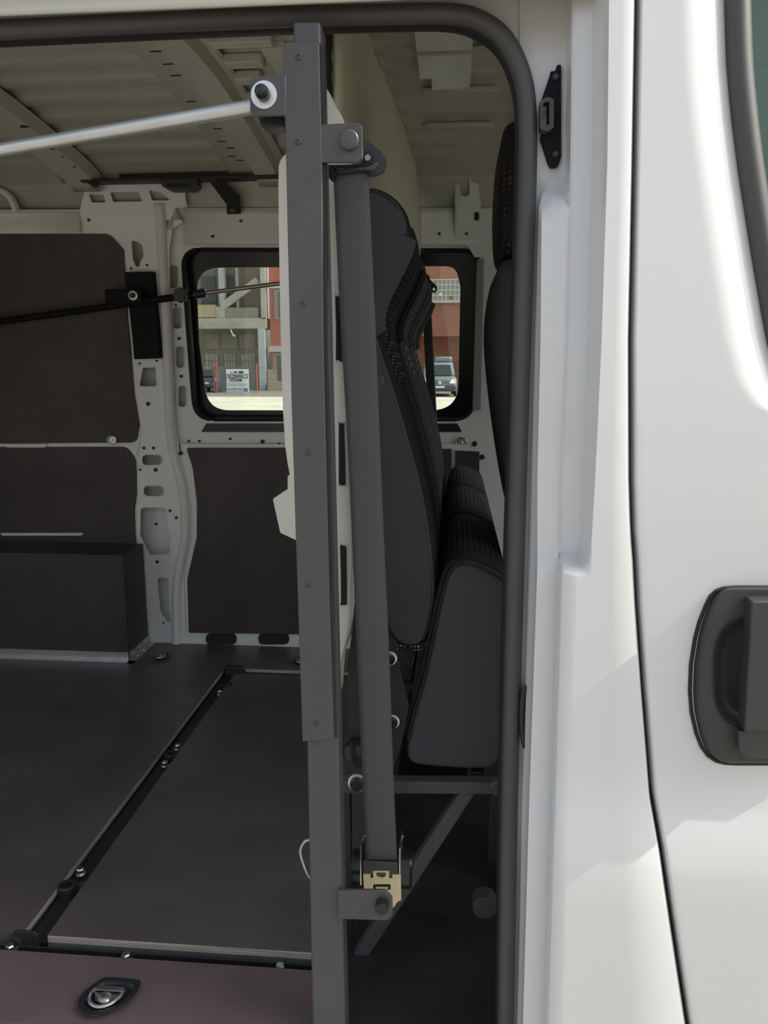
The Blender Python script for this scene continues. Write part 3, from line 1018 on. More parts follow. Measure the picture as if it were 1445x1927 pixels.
def floor_ring(c, s, label, rot=0.0):
    t = thing('floor_lashing_ring', label, 'lashing ring', c, 'floor lashing rings')
    M = Matrix.Rotation(rot, 3, 'Z')
    P = lambda x, y, z: Vector(c) + M @ Vector((x * s, y * s, z * s))
    cup = [(-.9, -.05), (-.72, -.55), (-.25, -.83), (.25, -.72), (.8, -.30), (1.0, .30), (.98, .72), (.75, .85), (-.30, .86), (-.62, .60)]
    out = [(p.x, p.y) for p in cr(cup, 4, True)]
    inn = [(x * .78, y * .78 + .02) for x, y in out]
    G().poly([P(x, y, .0) for x, y in out], (0, 0, .0025), [[P(x, y, 0) for x, y in inn]]).build('cup_flange', 'plastic_gloss', t, bevel=.0006)
    g = G()
    n = len(inn)
    rings = [[P(x, y, .01) for x, y in inn], [P(x * .9, y * .9, -.12) for x, y in inn], [P(x * .3, y * .3, -.15) for x, y in inn]]
    vr = [[g.bm.verts.new(p) for p in r_] for r_ in rings]
    for A, B in zip(vr, vr[1:]):
        for k in range(n):
            g.face([A[k], A[(k + 1) % n], B[(k + 1) % n], B[k]])
    g.face(vr[-1])
    g.build('cup', 'plastic_gloss', t)
    ring = [P(-.46, .26, .10), P(-.55, .0, .10), P(-.42, -.33, .10), P(-.05, -.52, .10), P(.30, -.38, .10), P(.52, -.02, .10), P(.56, .24, .10)]
    G().tube(cr(ring, 6), .065 * s, 8).build('ring', 'zinc', t)
    G().poly([P(-.46, .36, .12), P(.54, .36, .12), P(.54, .12, .16), P(-.46, .12, .16)], (0, 0, .02 * s)).build('clamp', 'zinc', t, bevel=.001)
    G().poly([P(x, y, .05) for x, y in ((-.46, .14), (.54, .14), (.30, -.22), (.05, -.34), (-.25, -.26))], (0, 0, .02 * s)).build('strap_plate', 'zinc', t)
    G().lathe(P(0, -.06, .06), (0, 0, 1), [(.22 * s, 0), (.22 * s, .05 * s), (.14 * s, .10 * s), (.05 * s, .10 * s)], 18).build('bolt_head', 'zinc', t)
    return t


# cut the recesses as sunken cups standing in shallow holes: cups sit just above the boards
floor_ring(atz(199, 1877, .0105) , .050, 'bright steel lashing ring in black cup beside the door sill')
floor_ring(atz(302, 1236, .0085), .036, 'small lashing ring in floor cup beside the wheel arch box', .3)
floor_ring(atz(566, 1244, .0085), .036, 'lashing ring in floor cup half hidden behind the black post', .3)

# ------------------------------------------------------------------ partition
YP = 1.205
t = thing('bulkhead_partition', 'white moulded partition panel standing behind the bench seats', 'partition', at(600, 1310, YP))
t['kind'] = 'thing'
po = [(541, 287), (575, 284), (604, 284), (606, 168), (613, 165), (622, 178), (632, 200), (642, 216), (649, 240), (654, 330), (657, 400), (660, 600), (662, 800), (664, 1000), (662, 1100), (657, 1180), (642, 1240), (637, 1310), (628, 1310), (600, 1180), (566, 1060), (552, 960), (545, 895), (536, 840), (529, 700), (525, 500), (523, 340), (526, 303)]
po = [(p.x, p.y) for p in cr(po, 2, True)]
G().poly([at(x, y, YP) for x, y in po], (0, .055, 0)).build('edge_flange', 'fibreglass', t, bevel=.010, seg=3)
po2 = [(x if x < 612 else 612, y) for x, y in po]
G().poly([at(x, y, YP) + Vector((0, .0552, 0)) for x, y in po2], (0, 1.5, 0)).build('moulded_body', 'fibreglass', t, bevel=.004)
for ya, yb, xa in ((556, 680, 637), (795, 915, 643), (1025, 1140, 646)):
    s0 = rp([(xa - 6, ya, 5), (xa + 5, ya + 3, 5), (xa + 7, yb, 5), (xa - 5, yb - 3, 5)])
    pts = [(x + random.uniform(-.9, .9), y) for x, y in [(p.x, p.y) for p in cr(s0, 2, True)]]
    G().poly([at(x, y, YP - .0015) for x, y in pts], (0, .006, 0)).build('foam_slot', 'foam_black', t, smooth=False)


def up_fn(u, v):
    Y = lerp(1.33, 2.83, u)
    X = pw(Y, [(1.3, -.212), (2.0, -.205), (2.45, -.165), (2.85, -.135)])
    z1 = roof_z(Y) - .012
    return (X + .02 * math.sin(v * math.pi) * (1 - u * .5), Y, lerp(1.395, z1, v))


G().grid(up_fn, 30, 16).build('upper_skin', 'fibreglass_olive', t, thick=.012)
# rough black foam edge at the upper skin
g = G()
ed = []
for k in range(26):
    v = k / 25
    p = Vector(up_fn(0, v))
    ed.append(p + Vector((random.uniform(-.0015, .0015) - .012, -.004, 0)))
G().tube(ed, .0065, 8).build('foam_edge', 'foam_black', t)
# clip-on white cover at the rear face
cv = [at(x, y, 1.24) for x, y in rp([(513, 939, 4), (541, 922, 3), (541, 895, 2), (556, 893, 2), (566, 1021, 3), (527, 1003, 5)])]
G().poly(cv, (0, .07, 0)).build('rear_cover', 'fibreglass', t, bevel=.004)

# ------------------------------------------------------------------ post beside the opening
YQ = 1.100
t = thing('partition_post', 'tall black steel post with riveted cover in the door opening', 'post', at(617, 1927, YQ))
# steel tube
tb = [at(590, 1390, YQ + .004), at(587, 1927, YQ + .004)]
g = G()
b0, b1_ = at(588, 1960, YQ + .006), at(651, 1960, YQ + .006)
t0, t1_ = at(551, 40, YQ + .006), at(603, 40, YQ + .006)
D = .044
for_v = [b0, b1_, b1_ + Vector((0, D, 0)), b0 + Vector((0, D, 0)), t0, t1_, t1_ + Vector((0, D, 0)), t0 + Vector((0, D, 0))]
v = [g.bm.verts.new(p) for p in for_v]
for f_ in ((3, 2, 1, 0), (4, 5, 6, 7), (0, 1, 5, 4), (1, 2, 6, 5), (2, 3, 7, 6), (3, 0, 4, 7)):
    g.face([v[i] for i in f_])
for v_ in g.bm.verts:
    if v_.co.z < .1:
        v_.co.z = .001
g.build('steel_tube', 'steel_black', t, bevel=.004, seg=3)
# folded cover
cov = rp([(533.5, 84, 5), (539, 79, 3), (600, 80, 3), (606, 323), (608, 640), (612, 820), (619, 1100), (628, 1391, 3), (569, 1396, 2), (556, 1000), (548.5, 760), (541.5, 460)])
G().poly([at(x, y, YQ - .002) for x, y in cov], (0, .007, 0)).build('post_cover', 'steel_black', t, bevel=.0015)
lip = [(601, 80), (609, 83), (612, 323), (617, 640), (622, 820), (629, 1100), (635, 1388), (628, 1391), (619, 1100), (612, 820), (608, 640), (606, 323)]
G().poly([at(x, y, YQ + .006) for x, y in lip], (0, .016, 0)).build('cover_return', 'steel_dark', t)
for (x, y) in ((562, 107), (562, 266), (570.5, 570), (581.5, 852), (582.5, 1101), (596, 1360)):
    c = at(x, y, YQ - .002)
    G().lathe(c, (0, -1, 0), [(.0042, 0), (.0038, .0018), (.0022, .0022), (.0018, .0004)], 14).build('rivet', 'screw_dark', t)
# flag for the strut
fl_ = rp([(470, 152, 8), (478, 144, 4), (534, 139), (538, 139), (538, 217), (478, 219, 8), (470, 210, 4)])
G().poly([at(x, y, YQ - .003) for x, y in fl_], (0, .006, 0)).build('strut_flag', 'steel_black', t, bevel=.0015)
c = at(497, 179, YQ - .003)
G().lathe(c, (0, -1, 0), [(.0172, 0), (.0172, .0022), (.008, .0022)], 32).build('washer', 'washer', t)
G().lathe(c + Vector((0, -.002, 0)), (0, -1, 0), [(.0095, 0), (.0095, .010), (.0085, .016), (.0060, .020), (.001, .0212)], 20).build('bolt_cap', 'plastic_gloss', t)
G().poly([at(x, y, YQ + .02) for x, y in rp([(486, 219, 3), (534, 217), (534, 238, 2), (498, 242, 8), (488, 232, 5)])], (0, .03, 0)).build('strut_fork', 'steel_dark', t, bevel=.002)
# flag for the belt guide
bf = rp([(600, 234), (674, 230, 9), (682, 238, 6), (683, 298, 9), (672, 306, 6), (603, 306)])
G().poly([at(x, y, YQ - .001) for x, y in bf], (0, .006, 0)).build('belt_flag', 'steel_black', t, bevel=.0015)
c = at(658, 265, YQ - .001)
G().lathe(c, (0, -1, 0), [(.0125, 0), (.0125, .006), (.0108, .0075), (.001, .008)], 28).build('bolt_cap', 'steel_black', t)
# flag for the retractor near the foot
rf = rp([(635, 1676), (725, 1676, 9), (738, 1690, 9), (739, 1722, 9), (730, 1733, 6), (643, 1730, 4), (636, 1724)])
G().poly([at(x, y, YQ + .000) for x, y in rf], (0, .006, 0)).build('retractor_flag', 'steel_black', t, bevel=.0015)
c = at(719, 1700, YQ)
G().lathe(c, (0, -1, 0), [(.0105, 0), (.0105, .014), (.0095, .0155), (.001, .016)], 24).build('bolt_cap', 'steel_dark', t)
# hook on the rear side of the tube
hk = [at(584, 1580, YQ + .03), at(574, 1583, YQ + .03), at(566, 1597, YQ + .03), at(567, 1612, YQ + .03), at(577, 1640, YQ + .03), at(584, 1652, YQ + .03)]
G().tube(cr(hk, 5), .0024, 8).build('hook', 'alu', t)

# ------------------------------------------------------------------ struts
c0 = at(500, 197, YQ + .016)
c1 = at(-120, 303, YQ + .12)
c1 = c0 + (c1 - c0) * ((-2.285 - c0.x) / (c1.x - c0.x))
t = thing('strut_tube', 'galvanised round strut bolted to the top of the black post', 'strut', c0)
G().tube([c0, c1], .0095, 20).build('tube', 'galv', t)
pth = [c0, c0 + (c0 - c1).normalized() * .02]
G().tube([c0 + (c1 - c0).normalized() * .0, c0 + (c0 - c1).normalized() * .025], .0098, 16, r2=.004, up=(0, 1, 0)).build('flattened_end', 'galv', t)

ya = lambda px, py, o: onp(px, py, y_far, o)
t = thing('strut_tube', 'black telescopic strut with clamp knob along the far wall', 'strut', ya(270, 570, -.05))
p0, p1 = ya(-120, 622, -.065), ya(375, 553, -.065)
p0 = p1 + (p0 - p1) * ((-2.285 - p1.x) / (p0.x - p1.x))
G().tube([p0, p1], .0125, 18).build('outer_sleeve', 'black_matte', t)
d_ = (p1 - p0).normalized()
G().tube([p1 - d_ * .02, p1 + d_ * .025], .016, 18).build('end_collar', 'plastic_gloss', t)
p3 = at(545, 531, 2.80)
G().tube([p1, p3], .0075, 14).build('inner_rod', 'brass_rod', t)
k = ya(341, 556, -.085)
kp = [(.026 + .003 * math.cos(6 * a)) for a in [0]]
g = G()
n = 36
rings = []
for h, s_ in ((0, .9), (.004, 1.0), (.016, 1.0), (.021, .85)):
    rings.append([g.bm.verts.new(k + Vector(((.0255 + .0022 * math.cos(8 * a)) * s_ * math.cos(a), -h, (.0255 + .0022 * math.cos(8 * a)) * s_ * math.sin(a)))) for a in [2 * math.pi * q / n for q in range(n)]])
for A, B in zip(rings, rings[1:]):
    for q in range(n):
        g.face([A[q], A[(q + 1) % n], B[(q + 1) % n], B[q]])
g.face(rings[-1]); g.face(rings[0][::-1])
g.build('clamp_knob', 'plastic_black', t)
c = ya(250, 556, -.080)
G().box(c.x - .105, c.x + .03, c.y + .004, c.y + .012, c.z - .030, c.z + .022).build('sleeve_bracket', 'black_matte', t, bevel=.006)
G().lathe(c, (0, -1, 0), [(.0170, -.004), (.0170, .001), (.0135, .0025), (.0135, -.001), (.001, -.001)], 28).build('washer', 'washer', t)
G().lathe(c, (0, -1, 0), [(.0095, -.001), (.0095, .008), (.006, .011)], 18).build('bolt_cap', 'plastic_gloss', t)
# mounting plate
pl = sheet('strut_mount', rp([(235, 512, 2), (288, 511, 2), (301, 674, 2), (252, 676, 2)]), [], y_far, -.030, .028, 'black_matte', None, bevel=.002)
tag(pl, 'flat black steel mounting plate on the far pillar beside the strut knob', 'plate')

# ------------------------------------------------------------------ roof rack rail along the top of the far wall
t = thing('roof_rack', 'black steel rack rail below the roof along the far wall', 'rack', at(350, 350, 2.77))
A_, B_ = at(158, 343, 2.76), at(560, 333, 2.76)
G().bar(A_, B_, .055, .010).build('rail', 'steel_dark', t, bevel=.002)
A2, B2 = at(226, 334, 2.78), at(462, 327, 2.78)
G().bar(A2, B2, .02, .018).build('upper_rail', 'steel_dark', t, bevel=.002)
G().poly([at(x, y, 2.73) for x, y in rp([(160, 341), (182, 342), (181, 350, 3), (175, 353, 3)])], (0, .02, 0)).build('rail_tip', 'steel_dark', t, bevel=.001)
lt = G().poly([at(x, y, 2.72) for x, y in rp([(301, 338, 2), (370, 335, 2), (371, 350, 6), (362, 357, 4), (318, 357, 4), (304, 350, 4)])], (0, .05, 0)).build('lamp_housing', 'plastic_black', t, bevel=.003)
G().poly([at(x, y, 2.719) for x, y in rp([(312, 345, 1), (357, 345, 1), (358, 350, 1), (318, 353, 1)])], (0, .003, 0)).build('lens', 'plastic_gloss', lt)
br = [at(395, 343, 2.77), at(423, 341, 2.77), at(450, 368, 2.81), at(453, 402, 2.845), at(427, 403, 2.845), at(426, 385, 2.83)]
g = G()
g.poly(br, (0, .005, 0))
bk = g.build('bracket', 'steel_dark', t, bevel=.001)
G().lathe(at(438, 396, 2.838), (0, -1, 0), [(.009, 0), (.009, .004), (.004, .006)], 14).build('bolt', 'steel_black', bk)

# ------------------------------------------------------------------ bench seats (cushions folded up)
YS, SW = 1.350, .42
BACK = [(798, 1214), (816, 1165), (822, 1100), (814, 1010), (799, 925), (776, 835), (745, 730), (723, 665), (712, 610), (719, 568), (741, 522), (762, 478), (771, 442), (766, 404), (746, 373), (716, 354), (690, 351), (668, 366), (660, 420), (656, 520), (655, 640), (660, 780), (672, 920), (690, 1060), (710, 1150), (735, 1203), (765, 1222)]
CUSH = [(763, 1410), (770, 1365), (790, 1290), (806, 1220), (820, 1150), (834, 1090), (848, 1062), (872, 1051), (900, 1056), (935, 1072), (952, 1085), (958, 1110), (957, 1200), (955, 1300), (950, 1390), (936, 1440), (900, 1452), (800, 1446), (770, 1436)]


def cushion(outline, y0, w, name, m, parent, bev=.022, n=4, crown=.012):
    """padded block: outline in photograph pixels on plane y0, edges rounded across the width"""
    pts = [at(p.x, p.y, y0) for p in cr([Vector(q) for q in outline], n, True)]
    c = sum(pts, Vector()) / len(pts)
    g = G()
    prof = []
    for k in range(6):
        a = k / 5 * math.pi / 2
        prof.append((bev * (1 - math.cos(a)), 1 - math.sin(a)))       # (depth from the face, inset fraction)
    secs = [(d, f) for d, f in prof] + [(w - d, f) for d, f in reversed(prof)]
    rings = []
    N = len(pts)
    for d, f in secs:
        ring = []
        for i, p in enumerate(pts):
            tg = (pts[(i + 1) % N] - pts[i - 1]).normalized()
            nr = Vector((-tg.z, 0, tg.x))
            if nr.dot(p - c) < 0:
                nr = -nr
            ring.append(g.bm.verts.new(p - nr * (bev * .55 * f) + Vector((0, d, 0))))
        rings.append(ring)
    for A, B in zip(rings, rings[1:]):
        for k in range(N):
            g.face([A[k], A[(k + 1) % N], B[(k + 1) % N], B[k]])
    g.face(rings[0][::-1])
    g.face(rings[-1])
    o = g.build(name, m, parent, angle=50)
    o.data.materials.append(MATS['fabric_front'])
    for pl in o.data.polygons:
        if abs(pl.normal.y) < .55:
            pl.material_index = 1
    return o


def piping(outline, y0, name, parent, n=4, r=.0026, inset=.010):
    pts = [at(p.x, p.y, y0) for p in cr([Vector(q) for q in outline], n, True)]
    c = sum(pts, Vector()) / len(pts)
    N = len(pts)
    out = []
    for i, p in enumerate(pts):
        tg = (pts[(i + 1) % N] - pts[i - 1]).normalized()
        nr = Vector((-tg.z, 0, tg.x))
        if nr.dot(p - c) < 0:
            nr = -nr
        out.append(p - nr * inset)
    return G().tube(out, r, 6, closed=True).build(name, 'piping', parent)


def strip_on(outline_part, y0, ya_, yb_, lift, name, m, parent):
    """insert lying on the front surface of a cushion"""
    pts = [at(p.x, p.y, y0) for p in cr([Vector(q) for q in outline_part], 5)]
    g = G()
    N = len(pts)
    rows = []
    for i, p in enumerate(pts):
        tg = (pts[min(i + 1, N - 1)] - pts[max(i - 1, 0)]).normalized()
        nr = Vector((-tg.z, 0, tg.x))
        if nr.x < 0 and lift[0] > 0:
            nr = -nr
        row = []
        for k in range(7):
            s_ = k / 6
            hgt = lift[1] * (1 - (2 * s_ - 1) ** 6) - .004
            row.append(g.bm.verts.new(p + nr * hgt + Vector((0, lerp(ya_, yb_, s_), 0))))
        rows.append(row)
    for A, B in zip(rows, rows[1:]):
        for k in range(6):
            g.face([A[k], A[k + 1], B[k + 1], B[k]])
    return g.build(name, m, parent)


def bench(y0, label):
    t = thing('folding_bench', label, 'seat', at(790, 1450, y0), 'three bench seats with folded cushions')
    bk = cushion(BACK, y0, SW, 'backrest', 'fabric', t)
    piping(BACK, y0 + .003, 'piping', bk)
    fr = [(716, 640), (712, 610), (719, 568), (741, 522), (762, 478), (771, 442), (767, 408)]
    strip_on(fr, y0, .075, SW - .075, (1, .008), 'ribbed_insert', 'ribbed', bk)
    strip_on([(742, 722), (732, 690), (723, 665), (714, 630), (712, 608)], y0, .078, SW - .078, (1, .010), 'mesh_insert', 'mesh_dots', bk)
    cu = cushion(CUSH, y0 - .02, SW + .02, 'seat_cushion', 'fabric', t)
    piping(CUSH[:11], y0 - .017, 'piping', cu) if False else None
    pl_ = [(768, 1392), (778, 1345), (796, 1285), (812, 1215), (826, 1148), (839, 1095), (852, 1070), (872, 1061), (898, 1066), (930, 1081), (948, 1093)]
    G().tube(cr([at(x, y, y0 - .021) for x, y in pl_], 5), .0030, 6).build('piping', 'piping', cu)
    G().tube(cr([at(x - 5, y - 7, y0 - .012) for x, y in pl_], 5), .0045, 6).build('welt', 'fabric_front', cu)
    strip_on([(838, 1085), (848, 1062), (872, 1051), (900, 1056), (935, 1072), (946, 1080)], y0 - .02, .05, SW - .04, (-1, .006), 'ribbed_insert', 'ribbed_x', cu)
    # recliner plate and its bolts
    rcl = rp([(655, 1240, 6), (668, 1150, 8), (716, 1176, 6), (748, 1235, 8), (770, 1330, 6), (756, 1400, 6), (741, 1448, 4), (668, 1444, 8), (655, 1400, 6)])
    G().poly([at(x, y, y0 - .028) for x, y in rcl], (0, .006, 0)).build('recliner_plate', 'steel_dark', t, bevel=.001)
    for (x, y) in ((734, 1238), (739, 1357)):
        c = at(x, y, y0 - .028)
        w_ = G().lathe(c, (0, -1, 0), [(.0125, 0), (.0125, .0025), (.0105, .003)], 24).build('washer', 'washer', t)
        G().lathe(c + Vector((0, -.002, 0)), (0, -1, 0), [(.0095, 0), (.0095, .007), (.007, .009)], 20).build('bolt_cap', 'plastic_gloss', w_)
    G().lathe(at(668, 1412, y0 - .032), (0, -1, 0), [(.022, 0), (.022, .008), (.018, .014), (.006, .016)], 24).build('pivot_cap', 'plastic_gloss', t)
    # mesh edge under the backrest
    ms = [(748, 1216), (765, 1220), (785, 1219), (802, 1212)]
    G().tube(cr([at(x, y, y0 - .002) for x, y in ms], 5), .006, 8).build('mesh_edge', 'mesh_dots', bk)
    return t


bench1 = bench(YS, 'bench seat closest to the open door, right behind the hanging seat belt')
bench2 = copy_tree(bench1, (0, .45, 0))
bench2['label'] = 'middle one of the three dark folding bench seats'
bench3 = copy_tree(bench1, (0, .90, 0))
bench3['label'] = 'bench seat farthest from the door, seen against the far window'

# black latch behind the belt
t = thing('seat_latch', 'black plastic latch poking out on both sides of the belt', 'latch', at(675, 728, 1.24))
G().poly([at(x, y, 1.235) for x, y in rp([(631, 738, 6), (634, 724, 8), (655, 717), (700, 708), (722, 707, 3), (722, 722, 6), (716, 733, 5), (700, 736), (690, 748), (640, 748, 5)])], (0, .025, 0)).build('latch_bar', 'plastic_black', t, bevel=.004, seg=3)

# far belt anchor on the post against the window
t = thing('belt_anchor', 'small black belt anchor with eyelet in front of the far window', 'belt anchor', at(806, 545, 2.71))
G().poly([at(x, y, 2.71) for x, y in rp([(792, 517, 2), (806, 516, 3), (809, 526), (822, 538, 5), (823, 546, 5), (816, 552, 4), (806, 545), (795, 560)])], (0, .012, 0), [[at(x, y, 2.71) for x, y in [(816.5 + 2.6 * math.cos(a), 544 + 3 * math.sin(a)) for a in [2 * math.pi * q / 12 for q in range(12)]]]]).build('anchor_plate', 'steel_dark', t, bevel=.001)
G().bar(at(800, 520, 2.725), at(834, 1180, 2.725), .03, .03, (0, 1, 0)).build('anchor_post', 'steel_dark', t, bevel=.003)

# ------------------------------------------------------------------ bench frame
YB = 1.318
t = thing('bench_understructure', 'black square-tube steel frame carrying the bench seats', 'frame', at(655, 1835, YB))
cbar = lambda a, b, w, h, nm, y=YB, m='steel_black': G().bar(at(*a, y), at(*b, y), w, h, (0, 1, 0)).build(nm, m, t, bevel=.002)
cbar((646, 1475.5), (927, 1477), .024, .025, 'seat_bar')
cbar((884, 1478), (651, 1836), .025, .025, 'diagonal_brace', YB + .002)
G().bar(at(650, 1470, YB + .03), at(656, 1838, YB + .03), .02, .02, (0, 1, 0)).build('upright', 'steel_dark', t, bevel=.002)
c = at(937, 1481, YB - .012)
G().lathe(c, (0, -1, 0), [(.016, -.01), (.016, .006), (.012, .009), (.002, .009)], 24).build('bar_end_bolt', 'steel_black', t)
c = at(672, 1472, YB - .014)
w_ = G().lathe(c, (0, -1, 0), [(.0165, 0), (.0165, .003), (.014, .0035)], 28).build('washer', 'washer', t)
G().lathe(c + Vector((0, -.002, 0)), (0, -1, 0), [(.0125, 0), (.0125, .008), (.01, .010)], 24).build('bolt_cap', 'steel_dark', w_)
# frame continues across under the other seats
for yy in (YB + .45, YB + .9, YB + 1.3):
    pA, pB = at(646, 1475.5, YB), at(927, 1477, YB)
    dlt = Vector((0, yy - YB, 0))
    G().bar(pA + dlt, pB + dlt, .024, .025, (0, 1, 0)).build('seat_bar', 'steel_dark', t, bevel=.002)
    pA = at(884, 1478, YB + .002)
    pB = at(651, 1836, YB + .002)
    G().bar(pA + dlt, pB + dlt, .025, .025, (0, 1, 0)).build('diagonal_brace', 'steel_dark', t, bevel=.002)
p = at(690, 1476, YB)
G().bar(p + Vector((0, .02, .0)), p + Vector((0, 1.33, 0)), .025, .025).build('cross_bar', 'steel_dark', t, bevel=.002)
p = at(900, 1476, YB)
G().bar(p + Vector((0, .02, .0)), p + Vector((0, 1.33, 0)), .025, .025).build('cross_bar', 'steel_dark', t, bevel=.002)
# folding leg with round foot
lg0, lg1 = at(932, 1492, 1.40), at(926, 1700, 1.40)
G().bar(lg0, lg1, .022, .022, (0, 1, 0)).build('folding_leg', 'steel_dark', t, bevel=.002)
c = at(912, 1708, 1.31)
G().lathe(c, (0, -1, 0), [(.0222, -.03), (.0222, .002), (.0212, .003), (.001, .003)], 32).build('round_foot', 'steel_black', t)
# dark tray under the cushions
G().poly([at(x, y, 1.36) for x, y in ((744, 1490), (760, 1500), (800, 1506), (850, 1498), (880, 1489))], (0, 1.2, 0)).build('spring_tray', 'fabric_black', t)

# ------------------------------------------------------------------ seat belt
YL = 1.178
t = thing('seat_belt', 'black seat belt webbing hanging from guide loop down to retractor', 'seat belt', at(718, 1600, YL))
BL = [(318, 628, 696), (345, 628, 694), (600, 640, 706), (780, 651, 713), (1000, 662, 722), (1240, 672, 733), (1450, 681, 740), (1560, 687, 745), (1617, 688, 747)]


def belt(u, v):
    y = lerp(318, 1617, v)
    a = pw(y, [(q[0], q[1]) for q in BL])
    b = pw(y, [(q[0], q[2]) for q in BL])
    return at(lerp(a, b, u), y, YL + .004 * math.sin(v * 5) - .0015 * math.sin(u * math.pi))


G().grid(belt, 6, 80).build('webbing', 'webbing', t, thick=.0016)
lo = [(613, 312), (640, 310), (670, 309), (683, 300), (684, 266), (694, 266), (706, 276), (720, 288), (727, 305), (722, 322), (708, 330), (696, 331), (690, 322), (660, 326), (634, 330), (627, 342), (616, 330)]
lo = [(p.x, p.y) for p in cr(lo, 3, True)]
li = [(p.x, p.y) for p in cr([(627, 322), (632, 316), (660, 316), (695, 311), (706, 303), (711, 304), (710, 313), (702, 319), (690, 321), (655, 324), (632, 326)], 3, True)]
gl_ = G().poly([at(x, y, YL - .006) for x, y in lo], (0, .005, 0), [[at(x, y, YL - .006) for x, y in li]]).build('guide_loop', 'plastic_gloss', t, bevel=.0015)
c = at(692, 297, YL - .0062)
G().lathe(c, (0, -1, 0), [(.0042, 0), (.0042, .0012), (.003, .0012), (.0026, .0002)], 16).build('eyelet', 'zinc', gl_)
# retractor
yr = YL + .02
rt = G()
x0, x1 = at(682, 1620, yr).x, at(754, 1620, yr).x
zt, zb = at(718, 1578, yr).z, at(718, 1650, yr).z
G().box(x0 - .001, x0 + .001, yr - .025, yr + .03, zb, zt).build('frame_cheek', 'zinc', t)
G().box(x1 - .001, x1 + .001, yr - .025, yr + .03, zb, zt).build('frame_cheek', 'zinc', t)
zc = at(718, 1636, yr).z
for xa, xb, rr in ((at(663, 1636, yr).x, x0 - .001, .029), (x1 + .001, at(775, 1636, yr).x, .031)):
    sg = 1 if xb > x1 else -1
    base = xb if sg < 0 else xa
    tip = xa if sg < 0 else xb
    G().lathe((base, yr + .005, zc), (sg, 0, 0), [(rr, 0), (rr, abs(tip - base) - .003), (rr - .003, abs(tip - base)), (.002, abs(tip - base))], 32).build('spool_cover', 'plastic_gloss', t)
G().cyl((x0 + .002, yr + .005, zc), (x1 - .002, yr + .005, zc), .022, n=28).build('spool', 'webbing', t)
za, zb2 = at(718, 1618, yr - .02).z, at(718, 1645, yr - .02).z
G().box(x0 + .003, x1 - .003, yr - .026, yr - .018, zb2, za).build('belt_mouth', 'plastic_black', t, bevel=.002)
yo = [(683, 1645), (697, 1645), (697, 1653), (702, 1653), (702, 1639), (732, 1639), (732, 1653), (738, 1653), (738, 1646), (754, 1646), (755, 1694), (748, 1697), (742, 1706), (739, 1709), (738, 1690), (700, 1690), (685, 1674)]
yh = [[at(x, y, yr - .027) for x, y in rp([(708, 1642, 1), (726, 1642, 1), (726, 1649, 4), (719, 1652, 3), (708, 1649, 4)])], [at(x, y, yr - .027) for x, y in rp([(702, 1664, 3), (735, 1664, 3), (735, 1675, 2), (726, 1675, 1), (731, 1670), (706, 1670), (712, 1675, 1), (702, 1675, 2)])]]
G().poly([at(x, y, yr - .027) for x, y in yo], (0, .003, 0), yh).build('mounting_tongue', 'yellow_zinc', t, bevel=.0006)
for x in (684, 756):
    G().tube([at(x, 1582, yr - .01), at(x + 1, 1574, yr - .012), at(x + 4, 1573, yr - .012)], .0018, 6).build('wire_clip', 'zinc', t)

# ------------------------------------------------------------------ front passenger seat
t = thing('passenger_seat', 'dark front passenger seat with dotted headrest beyond the door seal', 'seat', (.2, 1.65, .3))
YF = 1.46


def seat_block(xz, y0, y1, name, m, bev):
    pts = cr([Vector(p) for p in xz], 4, True)
    g = G()
    c = sum(pts, Vector((0, 0))) / len(pts)
    secs = []
    for k in range(6):
        a = k / 5 * math.pi / 2
        secs.append((bev * (1 - math.cos(a)), 1 - math.sin(a)))
    w = y1 - y0
    full = secs + [(w - d, f) for d, f in reversed(secs)]
    rings = []
    for d, f in full:
        ring = []
        for p in pts:
            q = c + (p - c) * (1 - f * bev * .7 / max((p - c).length, .03))
            ring.append(g.bm.verts.new((q.x, y0 + d, q.y)))
        rings.append(ring)
    N = len(pts)
    for A, B in zip(rings, rings[1:]):
        for k in range(N):
            g.face([A[k], A[(k + 1) % N], B[(k + 1) % N], B[k]])
    g.face(rings[0][::-1]); g.face(rings[-1])
    return g.build(name, m, t, angle=50)


zf = lambda y, Y=1.65: at(915, y, Y).z
hr = [(.078, zf(300)), (.088, zf(268)), (.115, zf(262)), (.150, zf(275)), (.165, zf(330)), (.165, zf(430)), (.150, zf(492)), (.110, zf(500)), (.082, zf(490)), (.074, zf(400))]
seat_block(hr, 1.50, 1.80, 'headrest', 'dotted', .05)
for yy in (1.60, 1.70):
    G().cyl((.12, yy, zf(515)), (.12, yy, zf(485)), .007, n=12).build('headrest_rod', 'zinc', t)
bk_ = [(.072, zf(540)), (.090, zf(508)), (.14, zf(505)), (.18, zf(520)), (.20, zf(620)), (.21, zf(760)), (.24, zf(900)), (.26, zf(1010)), (.22, zf(1060)), (.16, zf(1060)), (.12, zf(960)), (.085, zf(800)), (.064, zf(640))]
fbk = seat_block(bk_, YF, 1.86, 'backrest', 'fabric', .05)
seam = [(.078, zf(540)), (.072, zf(620)), (.078, zf(700)), (.094, zf(800)), (.122, zf(930))]
G().tube(cr([(x - .004, YF + .045, z) for x, z in seam], 5), .0025, 6).build('seam', 'piping', fbk)
cs = [(.14, .50), (.20, .54), (.45, .54), (.62, .55), (.66, .50), (.64, .42), (.5, .38), (.2, .38), (.14, .42)]
seat_block(cs, YF, 1.86, 'seat_cushion', 'fabric', .05)
G().box(.2, .6, YF + .06, 1.80, .001, .385).build('seat_base', 'plastic_black', t, bevel=.01)

# ------------------------------------------------------------------ outside: buildings at the far side of the yard
YD = 55.0
rect = lambda xa, ya, xb, yb, Y: (at(xa, ya, Y), at(xb, yb, Y))


